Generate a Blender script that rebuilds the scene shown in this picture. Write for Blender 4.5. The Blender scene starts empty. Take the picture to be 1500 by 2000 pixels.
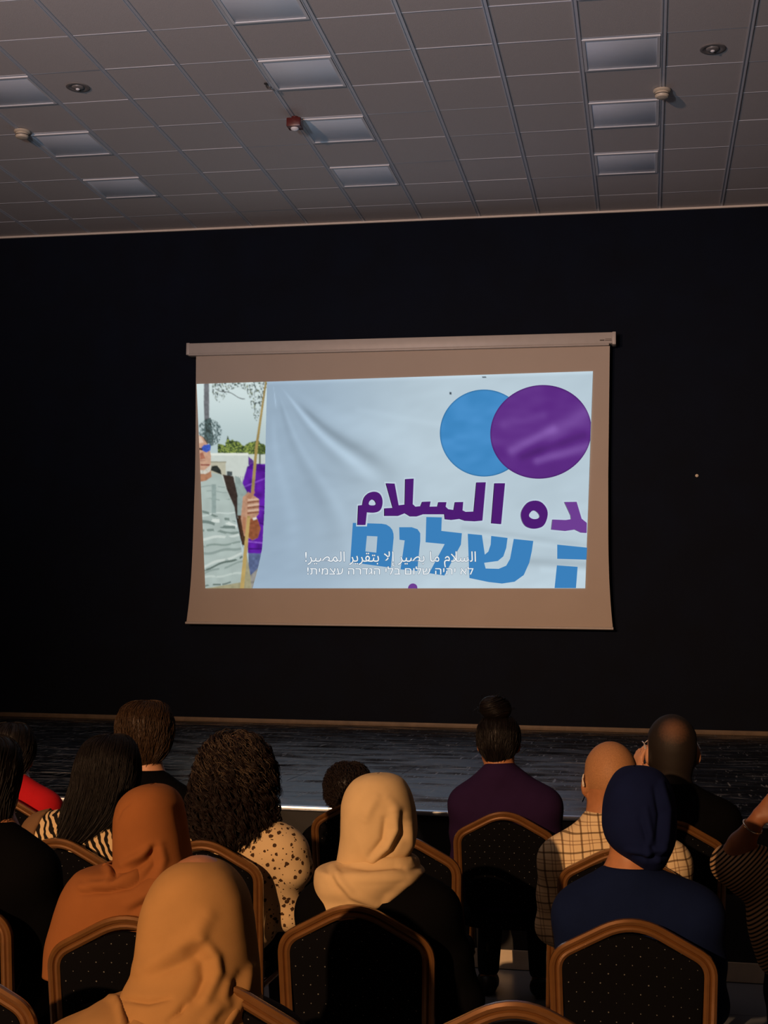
import bpy, bmesh, math, random
import numpy as np
from mathutils import Vector, Matrix

# ---------------------------------------------------------------- camera
FPX, YAW, PITCH, ROLL = 2720.0, 0.1871, 0.0896, 0.0138      # focal length in pixels of a 1500x2000 frame
EYE = np.array([0.0, 0.0, 1.65])
def cam_axes():
    cy, sy, cp, sp = math.cos(YAW), math.sin(YAW), math.cos(PITCH), math.sin(PITCH)
    f = np.array([-sy*cp, cy*cp, sp]); r = np.array([cy, sy, 0.0]); u = np.cross(r, f)
    c, s = math.cos(ROLL), math.sin(ROLL)
    return c*r + s*u, -s*r + c*u, f
CR, CU, CF = cam_axes()
SC = bpy.context.scene
COL = SC.collection
cd = bpy.data.cameras.new('camera'); cam = bpy.data.objects.new('camera', cd); COL.objects.link(cam)
cd.sensor_fit = 'VERTICAL'; cd.sensor_height = 36.0; cd.lens = FPX/2000*36.0; cd.clip_end = 100
m3 = Matrix(((CR[0], CU[0], -CF[0]), (CR[1], CU[1], -CF[1]), (CR[2], CU[2], -CF[2])))
cam.matrix_world = Matrix.Translation(Vector(EYE)) @ m3.to_4x4()
SC.camera = cam

# ---------------------------------------------------------------- world, lamps, exposure
w = bpy.data.worlds.new('dark_hall'); SC.world = w; w.use_nodes = True
w.node_tree.nodes['Background'].inputs[0].default_value = (0.30, 0.34, 0.42, 1)
w.node_tree.nodes['Background'].inputs[1].default_value = 0.006
SC.view_settings.view_transform = 'Standard'; SC.view_settings.look = 'None'
SC.view_settings.gamma = 1.0; SC.view_settings.use_curve_mapping = False
SC.view_settings.exposure = 0.0
def lamp(name, kind, loc, energy, col, **kw):
    l = bpy.data.lights.new(name, kind); l.energy = energy; l.color = col
    for k, v in kw.items(): setattr(l, k, v)
    o = bpy.data.objects.new(name, l); o.location = loc; COL.objects.link(o); return o
def aim(o, p): o.rotation_euler = (Vector(p) - Vector(o.location)).to_track_quat('-Z', 'Y').to_euler()
# the warm lamp left on at the rear of the hall
L1 = lamp('rear_warm_lamp', 'SPOT', (-4.5, -8.5, 4.7), 6100, (1.0, 0.56, 0.28), shadow_soft_size=0.09, spot_size=math.radians(40), spot_blend=1.0)
aim(L1, (-1.5, 6.0, 0.75))
# added warm spot without a fixture, aimed up to brighten the ceiling
L2 = lamp('warm_ceiling_fill', 'SPOT', (-5.0, -2.0, 3.5), 2600, (1.0, 0.60, 0.43), shadow_soft_size=0.12, spot_size=math.radians(80), spot_blend=1.0)
aim(L2, (-1.6, 9.0, 7.6))
L3 = lamp('cool_ceiling_fill', 'SPOT', (-2.6, 0.5, 3.0), 1050, (0.66, 0.80, 1.0), shadow_soft_size=0.25, spot_size=math.radians(70), spot_blend=1.0)  # added cool spot, no such source in the hall; lifts the ceiling
aim(L3, (-2.4, 11.5, 7.4))
E_PIC = 1.0                                                    # brightness of the projected picture

# ---------------------------------------------------------------- helpers
def ray(px, py):
    px = np.asarray(px, float); py = np.asarray(py, float)
    return ((px-750)/FPX)[..., None]*CR - ((py-1000)/FPX)[..., None]*CU + CF
def onY(px, py, Y):
    d = ray(px, py); return EYE + d*((np.asarray(Y, float)/d[..., 1])[..., None])
def onZ(px, py, Z):
    d = ray(px, py); return EYE + d*(((Z-EYE[2])/d[..., 2])[..., None])
def V(px, py, Y): return onY(px, py, Y)
def lin(h):
    h = h.lstrip('#'); c = [int(h[i:i+2], 16)/255 for i in (0, 2, 4)]
    return tuple(x/12.92 if x <= .04045 else ((x+.055)/1.055)**2.4 for x in c)
rnd = random.Random(7); RNG = np.random.default_rng(7)

def mat(name, col, rough=0.7, metal=0.0, noise=0.0, nscale=60.0, bump=0.0, bscale=400.0, spec=0.5, sheen=0.0):
    m = bpy.data.materials.new(name); m.use_nodes = True; nt = m.node_tree; N = nt.nodes; b = N['Principled BSDF']
    b.inputs['Base Color'].default_value = (*col, 1); b.inputs['Roughness'].default_value = rough
    b.inputs['Metallic'].default_value = metal; b.inputs['Specular IOR Level'].default_value = spec
    if sheen: b.inputs['Sheen Weight'].default_value = sheen
    tc = N.new('ShaderNodeTexCoord')
    if noise:
        n = N.new('ShaderNodeTexNoise'); n.inputs['Scale'].default_value = nscale; n.inputs['Detail'].default_value = 4
        nt.links.new(tc.outputs['Object'], n.inputs['Vector'])
        r = N.new('ShaderNodeMapRange'); r.inputs[1].default_value = .25; r.inputs[2].default_value = .75
        r.inputs[3].default_value = 1-noise; r.inputs[4].default_value = 1+noise; nt.links.new(n.outputs[0], r.inputs[0])
        mx = N.new('ShaderNodeVectorMath'); mx.operation = 'SCALE'; mx.inputs[0].default_value = col
        nt.links.new(r.outputs[0], mx.inputs['Scale']); nt.links.new(mx.outputs[0], b.inputs['Base Color'])
    if bump:
        n2 = N.new('ShaderNodeTexNoise'); n2.inputs['Scale'].default_value = bscale; n2.inputs['Detail'].default_value = 2
        nt.links.new(tc.outputs['Object'], n2.inputs['Vector'])
        bp = N.new('ShaderNodeBump'); bp.inputs['Strength'].default_value = bump; bp.inputs['Distance'].default_value = 0.002
        nt.links.new(n2.outputs[0], bp.inputs['Height']); nt.links.new(bp.outputs[0], b.inputs['Normal'])
    return m
def nodes_of(m): return m.node_tree, m.node_tree.nodes, m.node_tree.nodes['Principled BSDF']
def math_node(nt, op, a, b=None, c=None):
    n = nt.nodes.new('ShaderNodeMath'); n.operation = op
    for i, v in enumerate((a, b, c)):
        if v is None: continue
        if isinstance(v, (int, float)): n.inputs[i].default_value = v
        else: nt.links.new(v, n.inputs[i])
    return n.outputs[0]
def mix_col(nt, fac, a, b):
    n = nt.nodes.new('ShaderNodeMix'); n.data_type = 'RGBA'
    if isinstance(fac, (int, float)): n.inputs[0].default_value = fac
    else: nt.links.new(fac, n.inputs[0])
    for i, v in ((6, a), (7, b)):
        if isinstance(v, tuple): n.inputs[i].default_value = (*v[:3], 1)
        else: nt.links.new(v, n.inputs[i])
    return n.outputs[2]
def emit(name, col, strength=None):
    m = bpy.data.materials.new(name); m.use_nodes = True; nt = m.node_tree; nt.nodes.clear()
    o = nt.nodes.new('ShaderNodeOutputMaterial'); e = nt.nodes.new('ShaderNodeEmission')
    e.inputs[0].default_value = (*col, 1); e.inputs[1].default_value = E_PIC if strength is None else strength
    nt.links.new(e.outputs[0], o.inputs[0]); return m
def emit_attr(name):
    m = emit(name, (1, 1, 1)); nt = m.node_tree; a = nt.nodes.new('ShaderNodeAttribute'); a.attribute_name = 'Col'
    nt.links.new(a.outputs[0], nt.nodes['Emission'].inputs[0]); return m

def new_mesh(name, verts, faces, smooth=True):
    me = bpy.data.meshes.new(name); verts = np.asarray(verts, np.float32)
    if isinstance(faces, np.ndarray):
        n, k = faces.shape
        me.vertices.add(len(verts)); me.vertices.foreach_set('co', verts.ravel())
        me.loops.add(n*k); me.loops.foreach_set('vertex_index', faces.astype(np.int32).ravel())
        me.polygons.add(n); me.polygons.foreach_set('loop_start', np.arange(0, n*k, k, dtype=np.int32))
        me.polygons.foreach_set('use_smooth', np.full(n, smooth)); me.update(calc_edges=True); me.validate()
    else:
        me.from_pydata(verts.tolist(), [], [list(f) for f in faces])
        me.polygons.foreach_set('use_smooth', np.full(len(me.polygons), smooth)); me.update()
    return me
def link(name, me, m, parent=None, loc=(0, 0, 0)):
    o = bpy.data.objects.new(name, me); COL.objects.link(o); o.location = loc
    if m is not None and me is not None:
        if len(me.materials) == 0: me.materials.append(m)
    if parent is not None: o.parent = parent
    return o
def tag(o, label=None, cat=None, group=None, kind=None):
    if label: o['label'] = label
    if cat: o['category'] = cat
    if group: o['group'] = group
    if kind: o['kind'] = kind
    return o
def empty(name, loc, label=None, cat=None, group=None, rz=0.0):
    o = bpy.data.objects.new(name, None); COL.objects.link(o); o.location = loc; o.rotation_euler = (0, 0, rz)
    o.empty_display_size = .1; return tag(o, label, cat, group)
def kids(o): return list(o.children)
def copy_tree(o, parent=None):
    c = o.copy(); COL.objects.link(c)
    if parent is not None: c.parent = parent
    for ch in kids(o): copy_tree(ch, c)
    return c
class MB:
    def __init__(s): s.v = []; s.f = []
    def add(s, v, f):
        k = len(s.v); s.v += [tuple(map(float, p)) for p in v]; s.f += [tuple(i+k for i in q) for q in f]; return s
    def box(s, lo, hi, bevel=0.0):
        (x0, y0, z0), (x1, y1, z1) = lo, hi
        if not bevel:
            v = [(x0,y0,z0),(x1,y0,z0),(x1,y1,z0),(x0,y1,z0),(x0,y0,z1),(x1,y0,z1),(x1,y1,z1),(x0,y1,z1)]
            return s.add(v, [(3,2,1,0),(4,5,6,7),(0,1,5,4),(1,2,6,5),(2,3,7,6),(3,0,4,7)])
        bm = bmesh.new(); bmesh.ops.create_cube(bm, size=1)
        for vv in bm.verts: vv.co = Vector(((x0+x1)/2+vv.co.x*(x1-x0), (y0+y1)/2+vv.co.y*(y1-y0), (z0+z1)/2+vv.co.z*(z1-z0)))
        bmesh.ops.bevel(bm, geom=bm.edges[:], offset=bevel, segments=2, affect='EDGES', profile=.5)
        bm.verts.index_update(); v = [vv.co[:] for vv in bm.verts]; f = [tuple(x.index for x in q.verts) for q in bm.faces]; bm.free()
        return s.add(v, f)
    def lathe(s, prof, c=(0, 0, 0), n=28):          # profile of (radius, z), axis z
        v = [(c[0]+r*math.cos(2*math.pi*i/n), c[1]+r*math.sin(2*math.pi*i/n), c[2]+z) for r, z in prof for i in range(n)]
        f = [(k*n+i, k*n+(i+1) % n, (k+1)*n+(i+1) % n, (k+1)*n+i) for k in range(len(prof)-1) for i in range(n)]
        f.append(tuple(range(n-1, -1, -1))); f.append(tuple((len(prof)-1)*n+i for i in range(n)))
        return s.add(v, f)
    def tube(s, pts, r, n=10):
        P = [Vector(p) for p in pts]; rr = r if isinstance(r, (list, tuple)) else [r]*len(P); v = []; f = []
        for i, p in enumerate(P):
            t = (P[min(i+1, len(P)-1)] - P[max(i-1, 0)]).normalized()
            a = t.cross(Vector((0, 0, 1)) if abs(t.z) < .9 else Vector((1, 0, 0))).normalized(); b = t.cross(a)
            v += [tuple(p + rr[i]*(math.cos(2*math.pi*k/n)*a + math.sin(2*math.pi*k/n)*b)) for k in range(n)]
        for i in range(len(P)-1):
            f += [(i*n+k, i*n+(k+1) % n, (i+1)*n+(k+1) % n, (i+1)*n+k) for k in range(n)]
        f.append(tuple(range(n-1, -1, -1))); f.append(tuple((len(P)-1)*n+k for k in range(n)))
        return s.add(v, f)
    def mesh(s, name='m', smooth=True):
        me = new_mesh(name, s.v, s.f, smooth)
        bm = bmesh.new(); bm.from_mesh(me); bmesh.ops.recalc_face_normals(bm, faces=bm.faces[:]); bm.to_mesh(me); bm.free()
        if smooth:
            try: me.set_sharp_from_angle(angle=math.radians(38))
            except Exception: pass
        return me
    def build(s, name, m, parent=None, smooth=True, loc=(0, 0, 0)): return link(name, s.mesh(name, smooth), m, parent, loc)

# ---------------------------------------------------------------- room shell
ZC, YW = 5.933, 13.80                     # ceiling height, back wall
XL, XR, YR = -9.5, 4.6, -14.0             # side walls, rear wall
ZS, YS = 0.765, 7.15                      # stage height, stage front
M_wall = mat('black_navy_paint', (0.0009, 0.0030, 0.0092), 0.85, noise=.25, nscale=3, bump=.15, bscale=150, spec=.2)
M_side = mat('dark_side_paint', (0.05, 0.045, 0.042), 0.8, noise=.1, nscale=2)
M_tile = mat('mineral_fibre_tile', (0.60, 0.555, 0.53), 0.9, noise=.05, nscale=220, bump=.5, bscale=260, spec=.15)
M_rail = mat('painted_grid_rail', (0.60, 0.62, 0.66), 0.35, noise=.04, nscale=30)
M_slab = mat('ceiling_void', (0.30, 0.29, 0.28), 0.9, noise=.1, nscale=3)
M_trim = mat('cream_wall_angle', (0.75, 0.66, 0.55), 0.5, noise=.05, nscale=20)
def structure(o): o['kind'] = 'structure'; return o
structure(MB().box((XL, YW, 0), (XR, YW+.2, ZC+.15)).build('wall_back', M_wall, smooth=False))
structure(MB().box((XL-.2, YR, 0), (XL, YW+.2, ZC+.15)).build('wall_left', M_side, smooth=False))
structure(MB().box((XR, YR, 0), (XR+.2, YW+.2, ZC+.15)).build('wall_right', M_side, smooth=False))
structure(MB().box((XL-.2, YR-.2, 0), (XR+.2, YR, ZC+.15)).build('wall_rear', M_side, smooth=False))
structure(MB().box((XL, YW-.022, ZC-.022), (XR, YW, ZC-.002)).build('trim_1', M_trim, smooth=False))
# ceiling: slab, tiles, rails, cross tees
AX = lambda i: (i-6.7829)*.6
JY = lambda j: (15.17+j)*.6
I0, I1, J0, J1 = -8, 12, -6, 7
ceil = structure(MB().box((XL-.2, YR-.2, ZC+.03), (XR+.2, YW+.2, ZC+.2)).build('ceiling', M_slab, smooth=False))
LAMPS = [(c, r) for c in (-2, 2, 6) for r in (-3, -1, 1, 3, 5)]
tl = MB().box((.008, .006, .002), (.592, .594, .024), bevel=.003).mesh('ceiling_tile', False)
tl_end = MB().box((.008, .006, .002), (.592, YW-JY(7)-.002, .024), bevel=.003).mesh('ceiling_tile_cut', False)
for i in range(I0-1, I1+1):
    for j in range(J0, J1+1):
        if (i, j) in LAMPS: continue
        o = link('ceiling_tile', tl_end if j == 7 else tl, M_tile, ceil, (AX(i), JY(j), ZC+rnd.uniform(-.0012, .0012)))
        o.rotation_euler = (rnd.uniform(-.0025, .0025), rnd.uniform(-.0025, .0025), 0)
YA, YB = JY(J0), YW-.001
rail = MB().box((-.017, YA, -.0005), (.017, YB, .030)).box((-.018, YA, -.0045), (-.009, YB, -.0003)).box((.009, YA, -.0045), (.018, YB, -.0003)).mesh('rail', False)
for i in range(I0-1, I1+2): link('ceiling_rail', rail, M_rail, ceil, (AX(i), 0, ZC))
tee = MB().box((.018, -.005, .0005), (.582, .005, .026)).mesh('tee', False)
for i in range(I0-1, I1+1):
    for j in range(J0, J1+1): link('cross_tee', tee, M_rail, ceil, (AX(i), JY(j), ZC))
# recessed light panels (switched off)
M_diff = mat('opal_diffuser', (0.84, 0.91, 1.0), 0.30, noise=.02, nscale=300, bump=.2, bscale=900, spec=.8)
M_lfr = mat('white_lamp_frame', (0.75, 0.76, 0.78), 0.4, noise=.03, nscale=40)
fr = MB(); a, b, t = .022, .578, .022
fr.box((a, a, -.008), (b, a+t, .024)).box((a, b-t, -.008), (b, b, .024)).box((a, a+t, -.008), (a+t, b-t, .024)).box((b-t, a+t, -.008), (b, b-t, .024))
fr = fr.mesh('lamp_frame', False); df = MB().box((a+t, a+t, -.003), (b-t, b-t, .018), bevel=.003).mesh('lamp_diffuser')
COLN = {-2: 'left', 2: 'middle', 6: 'right'}; ROWN = {5: 'nearest the black wall', 3: 'second from the black wall', 1: 'third from the black wall', -1: 'fourth from the black wall', -3: 'fifth from the black wall'}
for (c, r) in LAMPS:
    L = empty('ceiling_light', (AX(c), JY(r), ZC), 'square unlit ceiling light panel in the %s row, %s' % (COLN[c], ROWN[r]), 'ceiling light', 'unlit square light panels in the ceiling')
    link('lamp_frame', fr, M_lfr, L); link('diffuser', df, M_diff, L)
# smoke detectors, downlights, red beacon, hook
M_cream = mat('aged_cream_plastic', (0.62, 0.53, 0.40), 0.45, noise=.05, nscale=30)
M_dkgap = mat('dark_plastic', (0.03, 0.03, 0.03), 0.5, noise=.1, nscale=30)
def detector(px, py, label):
    p = onZ(px, py, ZC-.05); d = empty('smoke_detector', (p[0], p[1], ZC-.004), label, 'smoke detector', 'ceiling smoke detectors')
    MB().lathe([(.068, -.001), (.070, -.012), (.060, -.020)]).build('base', M_cream, d)
    MB().lathe([(.052, -.018), (.055, -.030), (.055, -.050), (.046, -.062), (.020, -.068)]).build('sensor_head', M_cream, d)
    MB().lathe([(.0565, -.036), (.0565, -.042)]).build('vent_slot', M_dkgap, d)
detector(1293, 187, 'cream round smoke detector hanging beside the right row of light panels')
detector(43, 266, 'cream round smoke detector at the far left of the ceiling')
M_ring = mat('grey_painted_ring', (0.20, 0.185, 0.175), 0.45, noise=.08, nscale=40)
M_glass = mat('lamp_lens', (0.9, 0.9, 0.92), 0.08, 0.0, noise=.02, nscale=50, spec=1.0)
def downlight(px, py, label):
    p = onZ(px, py, ZC); d = empty('downlight', (p[0], p[1], ZC+.001), label, 'downlight', 'round recessed downlights')
    v = MB(); n = 32
    prof = [(.092, -.001), (.092, -.006), (.080, -.009), (.062, -.006), (.050, -.001)]
    v.lathe(prof).build('trim_ring', M_ring, d)
    MB().lathe([(.049, -.001), (.046, -.010), (.030, -.016), (.012, -.018)]).build('reflector', M_ring, d)
    MB().lathe([(.016, -.016), (.016, -.022), (.009, -.027), (.002, -.028)]).build('bulb', M_glass, d)
downlight(1392, 95, 'round grey downlight in the right of the ceiling')
downlight(152, 170, 'round grey downlight in the left of the ceiling')
p = onZ(576, 240, ZC-.06)
bc = empty('alarm_beacon', (p[0], p[1], ZC-.010), 'small dark red alarm beacon hanging from the ceiling beside a light panel', 'alarm')
M_red = mat('dark_red_plastic', (0.09, 0.012, 0.011), 0.35, noise=.06, nscale=30)
MB().lathe([(.030, 0), (.030, -.025)]).box((-.060, -.055, -.095), (.060, .055, -.020), bevel=.008).build('housing', M_red, bc)
MB().lathe([(.034, -.094), (.034, -.104), (.024, -.114), (.006, -.118)]).build('lens', M_glass, bc)
p = onZ(520, 163, ZC)
hk = MB().tube([(0, 0, 0), (0, 0, -.02), (.012, 0, -.04), (.03, 0, -.045), (.04, 0, -.03)], .006, 8).lathe([(.018, 0), (.018, -.006), (.008, -.012)]).build('ceiling_hook', M_dkgap, loc=(p[0], p[1], ZC+.001))
tag(hk, 'tiny dark hook fixed in a ceiling tile near the red beacon', 'hook')
# floor with large pale tiles
M_ft = mat('pale_grey_floor_tile', (0.20, 0.225, 0.26), 0.35, noise=.08, nscale=8, bump=.05, bscale=80)
M_grout = mat('dark_grout', (0.07, 0.07, 0.07), 0.9, noise=.1, nscale=40)
flo = structure(MB().box((XL-.2, YR-.2, -.2), (XR+.2, YW+.2, -.006)).build('floor', M_grout, smooth=False))
ftm = MB().box((.003, .003, -.005), (.597, .597, 0), bevel=.0015).mesh('floor_tile', False)
for ix in range(-7, 4):
    for iy in range(0, 11): link('floor_tile', ftm, M_ft, flo, (ix*.6+.25, YS-.6*(iy+1)-.002, 0))
flo2 = MB().box((XL, YR, -.006), (XR, YS-.6*11-.01, -.001)).box((XL, YS-6.61, -.006), (-3.96, YS, -.001)).box((2.66, YS-6.61, -.006), (XR, YS, -.001))
flo2.build('floor_screed', M_ft, flo, smooth=False)

# ---------------------------------------------------------------- stage
def stage_mat():
    m = mat('scuffed_black_stage_paint', (0.016, 0.019, 0.026), 0.42, spec=.6); nt, N, b = nodes_of(m); b.inputs['Specular Tint'].default_value = (.62, .80, 1.0, 1)
    tc = N.new('ShaderNodeNewGeometry').outputs['Position']
    def noise(sc, sx, sy, det=5, rot=0):
        mp = N.new('ShaderNodeMapping'); mp.inputs['Scale'].default_value = (sx, sy, 1); mp.inputs['Rotation'].default_value = (0, 0, rot)
        nt.links.new(tc, mp.inputs[0]); n = N.new('ShaderNodeTexNoise'); n.inputs['Scale'].default_value = sc; n.inputs['Detail'].default_value = det
        nt.links.new(mp.outputs[0], n.inputs['Vector']); return n.outputs[0]
    def ramp(v, a, bb, lo, hi):
        r = N.new('ShaderNodeMapRange'); nt.links.new(v, r.inputs[0])
        for k, q in enumerate((a, bb, lo, hi)): r.inputs[k+1].default_value = q
        return r.outputs[0]
    scr = ramp(noise(3.0, 1.2, 14, 6), .60, .68, 0, 1); scr2 = ramp(noise(4.0, 9, .9, 6, .5), .63, .70, 0, .8); scr3 = ramp(noise(3.5, 11, 1.2, 6, -.9), .64, .71, 0, .7)
    dust = ramp(noise(1.3, 1, 1, 6), .35, .75, 0, .35)
    s = math_node(nt, 'MAXIMUM', scr, math_node(nt, 'MAXIMUM', scr2, scr3))
    c1 = mix_col(nt, dust, (0.004, 0.006, 0.010), (0.012, 0.015, 0.020))
    c2 = mix_col(nt, math_node(nt, 'MULTIPLY', s, .6), c1, (0.50, 0.52, 0.55)); nt.links.new(c2, b.inputs['Base Color'])
    rg = math_node(nt, 'ADD', ramp(noise(2.2, 1, 2.0, 9), .30, .70, .13, .46), math_node(nt, 'MULTIPLY', s, .25)); nt.links.new(rg, b.inputs['Roughness'])
    bp = N.new('ShaderNodeBump'); bp.inputs['Strength'].default_value = .10; bp.inputs['Distance'].default_value = .002
    nt.links.new(noise(26, 1, 1.3, 4), bp.inputs['Height']); nt.links.new(bp.outputs[0], b.inputs['Normal'])
    return m
M_stage = stage_mat()
M_fascia = mat('black_stage_front', (0.012, 0.012, 0.013), 0.7, noise=.2, nscale=10)
st = structure(MB().box((XL, YS+.02, 0), (XR, YW, ZS-.018)).build('trim_2', M_fascia, smooth=False))
pw, ph = 1.22, .61
pan = MB().box((.002, .002, -.016), (pw-.002, ph-.002, 0), bevel=.0015).mesh('stage_panel', False)
iy = 0; y = YS+.052
while y+ph <= YW+.001:
    off = (iy % 2)*.61
    x = XL+off
    while x+pw <= XR+.001:
        link('stage_panel', pan, M_stage, st, (x, y, ZS+rnd.uniform(-.0008, .0008))); x += pw
    y += ph; iy += 1
lp = MB().box((XL, y, ZS-.018), (XR, YW-.001, ZS-.001)).build('stage_back_strip', M_stage, st, smooth=False)
M_nose = mat('worn_pale_metal_nosing', (0.80, 0.88, 1.0), 0.36, 1.0, noise=.15, nscale=12)
structure(MB().box((XL, YS-.006, ZS-.020), (XR, YS+.050, ZS+.002), bevel=.003).build('trim_3', M_nose))
M_base = mat('bare_wood_skirting', (0.13, 0.09, 0.058), 0.6, noise=.3, nscale=9)
structure(MB().box((XL, YW-.025, ZS), (XR, YW, ZS+.045), bevel=.004).build('baseboard_back', M_base))
M_skt = mat('cream_skirting_tile', (0.70, 0.58, 0.42), 0.4, noise=.06, nscale=20)
bs = structure(MB().box((XL, YS+.012, 0), (XR, YS+.02, .09)).build('baseboard_stage', M_grout, smooth=False))
skt = MB().box((.002, 0, .001), (.328, .012, .095), bevel=.002).mesh('skirting_tile', False)
for k in range(-12, 8): link('skirting_tile', skt, M_skt, bs, (k*.33-.10, YS+.001, 0))
p = onY(1361, 929, YW)
sc_ = MB().lathe([(.016, 0), (.015, .006), (.006, .010)]).build('wall_screw', M_cream, loc=(p[0], YW-.001, p[2])); sc_.rotation_euler = (math.radians(90), 0, 0)
tag(sc_, 'tiny pale screw cap on the black wall right of the screen', 'screw')

# ---------------------------------------------------------------- projection screen
YP = 13.65
M_case = mat('white_screen_case', (0.48, 0.43, 0.38), 0.45, noise=.04, nscale=15)
M_fab = mat('matt_white_screen_fabric', (0.48, 0.405, 0.335), 0.9, noise=.03, nscale=2, bump=.1, bscale=300, spec=.2)
M_ink = mat('dark_print', (0.05, 0.03, 0.02), 0.6, noise=.1, nscale=50)
scr = empty('projection_screen', (-2.47, YP, 1.75), 'large white projection screen with a film picture, hanging before the black wall', 'screen')
def P(o): return (o[0]+2.47, o[1]-YP, o[2]-1.75)
def sl(name, mb, m, par=scr, smooth=True):            # shapes given in world coordinates, stored around the screen's origin
    mb.v = [P(q) for q in mb.v]; return mb.build(name, m, par, smooth)
x0, x1 = -4.68, -.295
case = sl('case', MB().box((x0, YP-.05, 4.545), (x1, YP+.118, 4.657), bevel=.008).box((x0+.02, YP-.054, 4.527), (x1-.06, YP+.10, 4.546), bevel=.004), M_case)
sl('end_cap', MB().box((x1-.03, YP-.054, 4.535), (x1+.006, YP+.118, 4.661), bevel=.006), M_case, case)
sl('end_cap', MB().box((x0-.006, YP-.054, 4.535), (x0+.03, YP+.118, 4.661), bevel=.006), M_case, case)
sl('wall_bracket', MB().box((-3.93, YP+.02, 4.655), (-3.74, YP+.118, 4.672), bevel=.004), M_case, case)
lg = MB().box((-.445, YP-.0525, 4.572), (-.400, YP-.049, 4.582))
for k in range(5): lg.box((-.392+k*.013, YP-.0525, 4.571), (-.384+k*.013, YP-.049, 4.581))
for k in range(6): lg.box((-.389+k*.010, YP-.0525, 4.588), (-.383+k*.010, YP-.049, 4.593))
sl('printed_mark', lg, M_ink, case, False)
# fabric: sides drawn in by tension and flaring to the weight bar
nz, nx = 40, 30; vv = []; t = np.linspace(0, 1, nz)
zt, zb = 4.53, 1.775
for k in range(nz):
    z = zt+(zb-zt)*t[k]; f = max(0, (t[k]-.62)/.38)
    fl = .012*math.sin(t[k]*3.0)
    xl = -4.593+.018*min(1, t[k]*2.2) - (.052)*f**2.6; xr = -.350-.016*min(1, t[k]*2.2) + .042*f**2.6
    for i in range(nx):
        s = i/(nx-1); edge = abs(2*s-1)
        vv.append((xl+(xr-xl)*s, YP + .007*(edge**8)*(1-math.cos(t[k]*9)), z))
ff = [(k*nx+i, (k+1)*nx+i, (k+1)*nx+i+1, k*nx+i+1) for k in range(nz-1) for i in range(nx-1)]
n0 = len(vv); vv += [(a, b+.004, c) for a, b, c in vv]; ff += [tuple(q+n0 for q in reversed(f)) for f in ff]
bd = [i for i in range(nx)] + [k*nx+nx-1 for k in range(1, nz)] + [(nz-1)*nx+i for i in range(nx-2, -1, -1)] + [k*nx for k in range(nz-2, 0, -1)]
ff += [(bd[i], bd[(i+1) % len(bd)], bd[(i+1) % len(bd)]+n0, bd[i]+n0) for i in range(len(bd))]
sl('screen_fabric', MB().add(vv, ff), M_fab)
sl('weight_bar', MB().tube([(-4.632, YP+.002, 1.768), (-.318, YP+.002, 1.762)], .013, 12), M_case)

# the film picture thrown on the fabric (flat, gives off its own light)
def quad_uv(px, py):                                  # edges of the keystoned picture
    top = 750+(px-384)*(725-750)/(1158-384); return (py-top)/(1149-top)
pic = link('projected_picture', None, None, scr)
def lay(k): return YP-.004-.0015*k
def flat(name, polys, m, k, holes=()):                # filled outline(s) in the picture's plane
    bm = bmesh.new()
    cu = bpy.data.curves.new(name, 'CURVE'); cu.dimensions = '2D'; cu.fill_mode = 'BOTH'
    for pl in list(polys)+list(holes):
        W = onY([q[0] for q in pl], [q[1] for q in pl], lay(k))
        sp = cu.splines.new('POLY'); sp.points.add(len(pl)-1); sp.use_cyclic_u = True
        for i, q in enumerate(W): sp.points[i].co = (q[0]+2.47, q[2]-1.75, 0, 1)
    o = bpy.data.objects.new(name, cu); COL.objects.link(o); bpy.context.view_layer.update()
    me = bpy.data.meshes.new_from_object(o.evaluated_get(bpy.context.evaluated_depsgraph_get()))
    bpy.data.objects.remove(o); bpy.data.curves.remove(cu)
    me.transform(Matrix(((1, 0, 0, 0), (0, 0, -1, lay(k)-YP), (0, 1, 0, 0), (0, 0, 0, 1)))); me.materials.clear()
    bm.free(); return link(name, me, m, pic)
def grid_picture(name, fn, py_step, px_step, left, right, top, bot, k):
    """flat patch of the picture: fn(px, py) -> linear colour; left/right(py) and top/bot give its outline"""
    ny = int((1149-725)/py_step)+1; nx_ = int((max(right(np.array([750., 1149.])))-384)/px_step)+2
    s = np.linspace(0, 1, nx_)[None, :]; t = np.linspace(0, 1, ny)[:, None]
    px = np.zeros((ny, nx_)); py = np.zeros((ny, nx_))
    for it in range(4):
        L, Rr = left(py), right(py); px = L+(Rr-L)*s; T = top(px); py = T+(bot(px)-T)*t
    c = fn(px, py); W = onY(px, py, lay(k)).reshape(-1, 3)-np.array([-2.47, YP, 1.75])
    idx = np.arange(ny*nx_).reshape(ny, nx_)
    F = np.stack([idx[:-1, :-1], idx[1:, :-1], idx[1:, 1:], idx[:-1, 1:]], -1).reshape(-1, 4)
    me = new_mesh(name, W, F, False); a = me.color_attributes.new('Col', 'FLOAT_COLOR', 'POINT')
    a.data.foreach_set('color', np.concatenate([c.reshape(-1, 3), np.ones((ny*nx_, 1))], 1).astype(np.float32).ravel())
    return link(name, me, emit_attr(name+'_light'), pic)
def inside(px, py, pl):
    r = np.zeros(px.shape, bool); n = len(pl)
    for i in range(n):
        (xa, ya), (xb, yb) = pl[i], pl[(i+1) % n]
        if ya == yb: continue
        c = (ya > py) != (yb > py); r ^= c & (px < (xb-xa)*(py-ya)/(yb-ya)+xa)
    return r
def sm(x, a, b): t = np.clip((x-a)/(b-a), 0, 1); return t*t*(3-2*t)
def lerp(a, b, t): return np.asarray(a)*(1-t[..., None])+np.asarray(b)*t[..., None]
top_y = lambda px: 750+(px-384)*(725-750)/(1158-384); bot_y = lambda px: 1149+0*px
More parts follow.
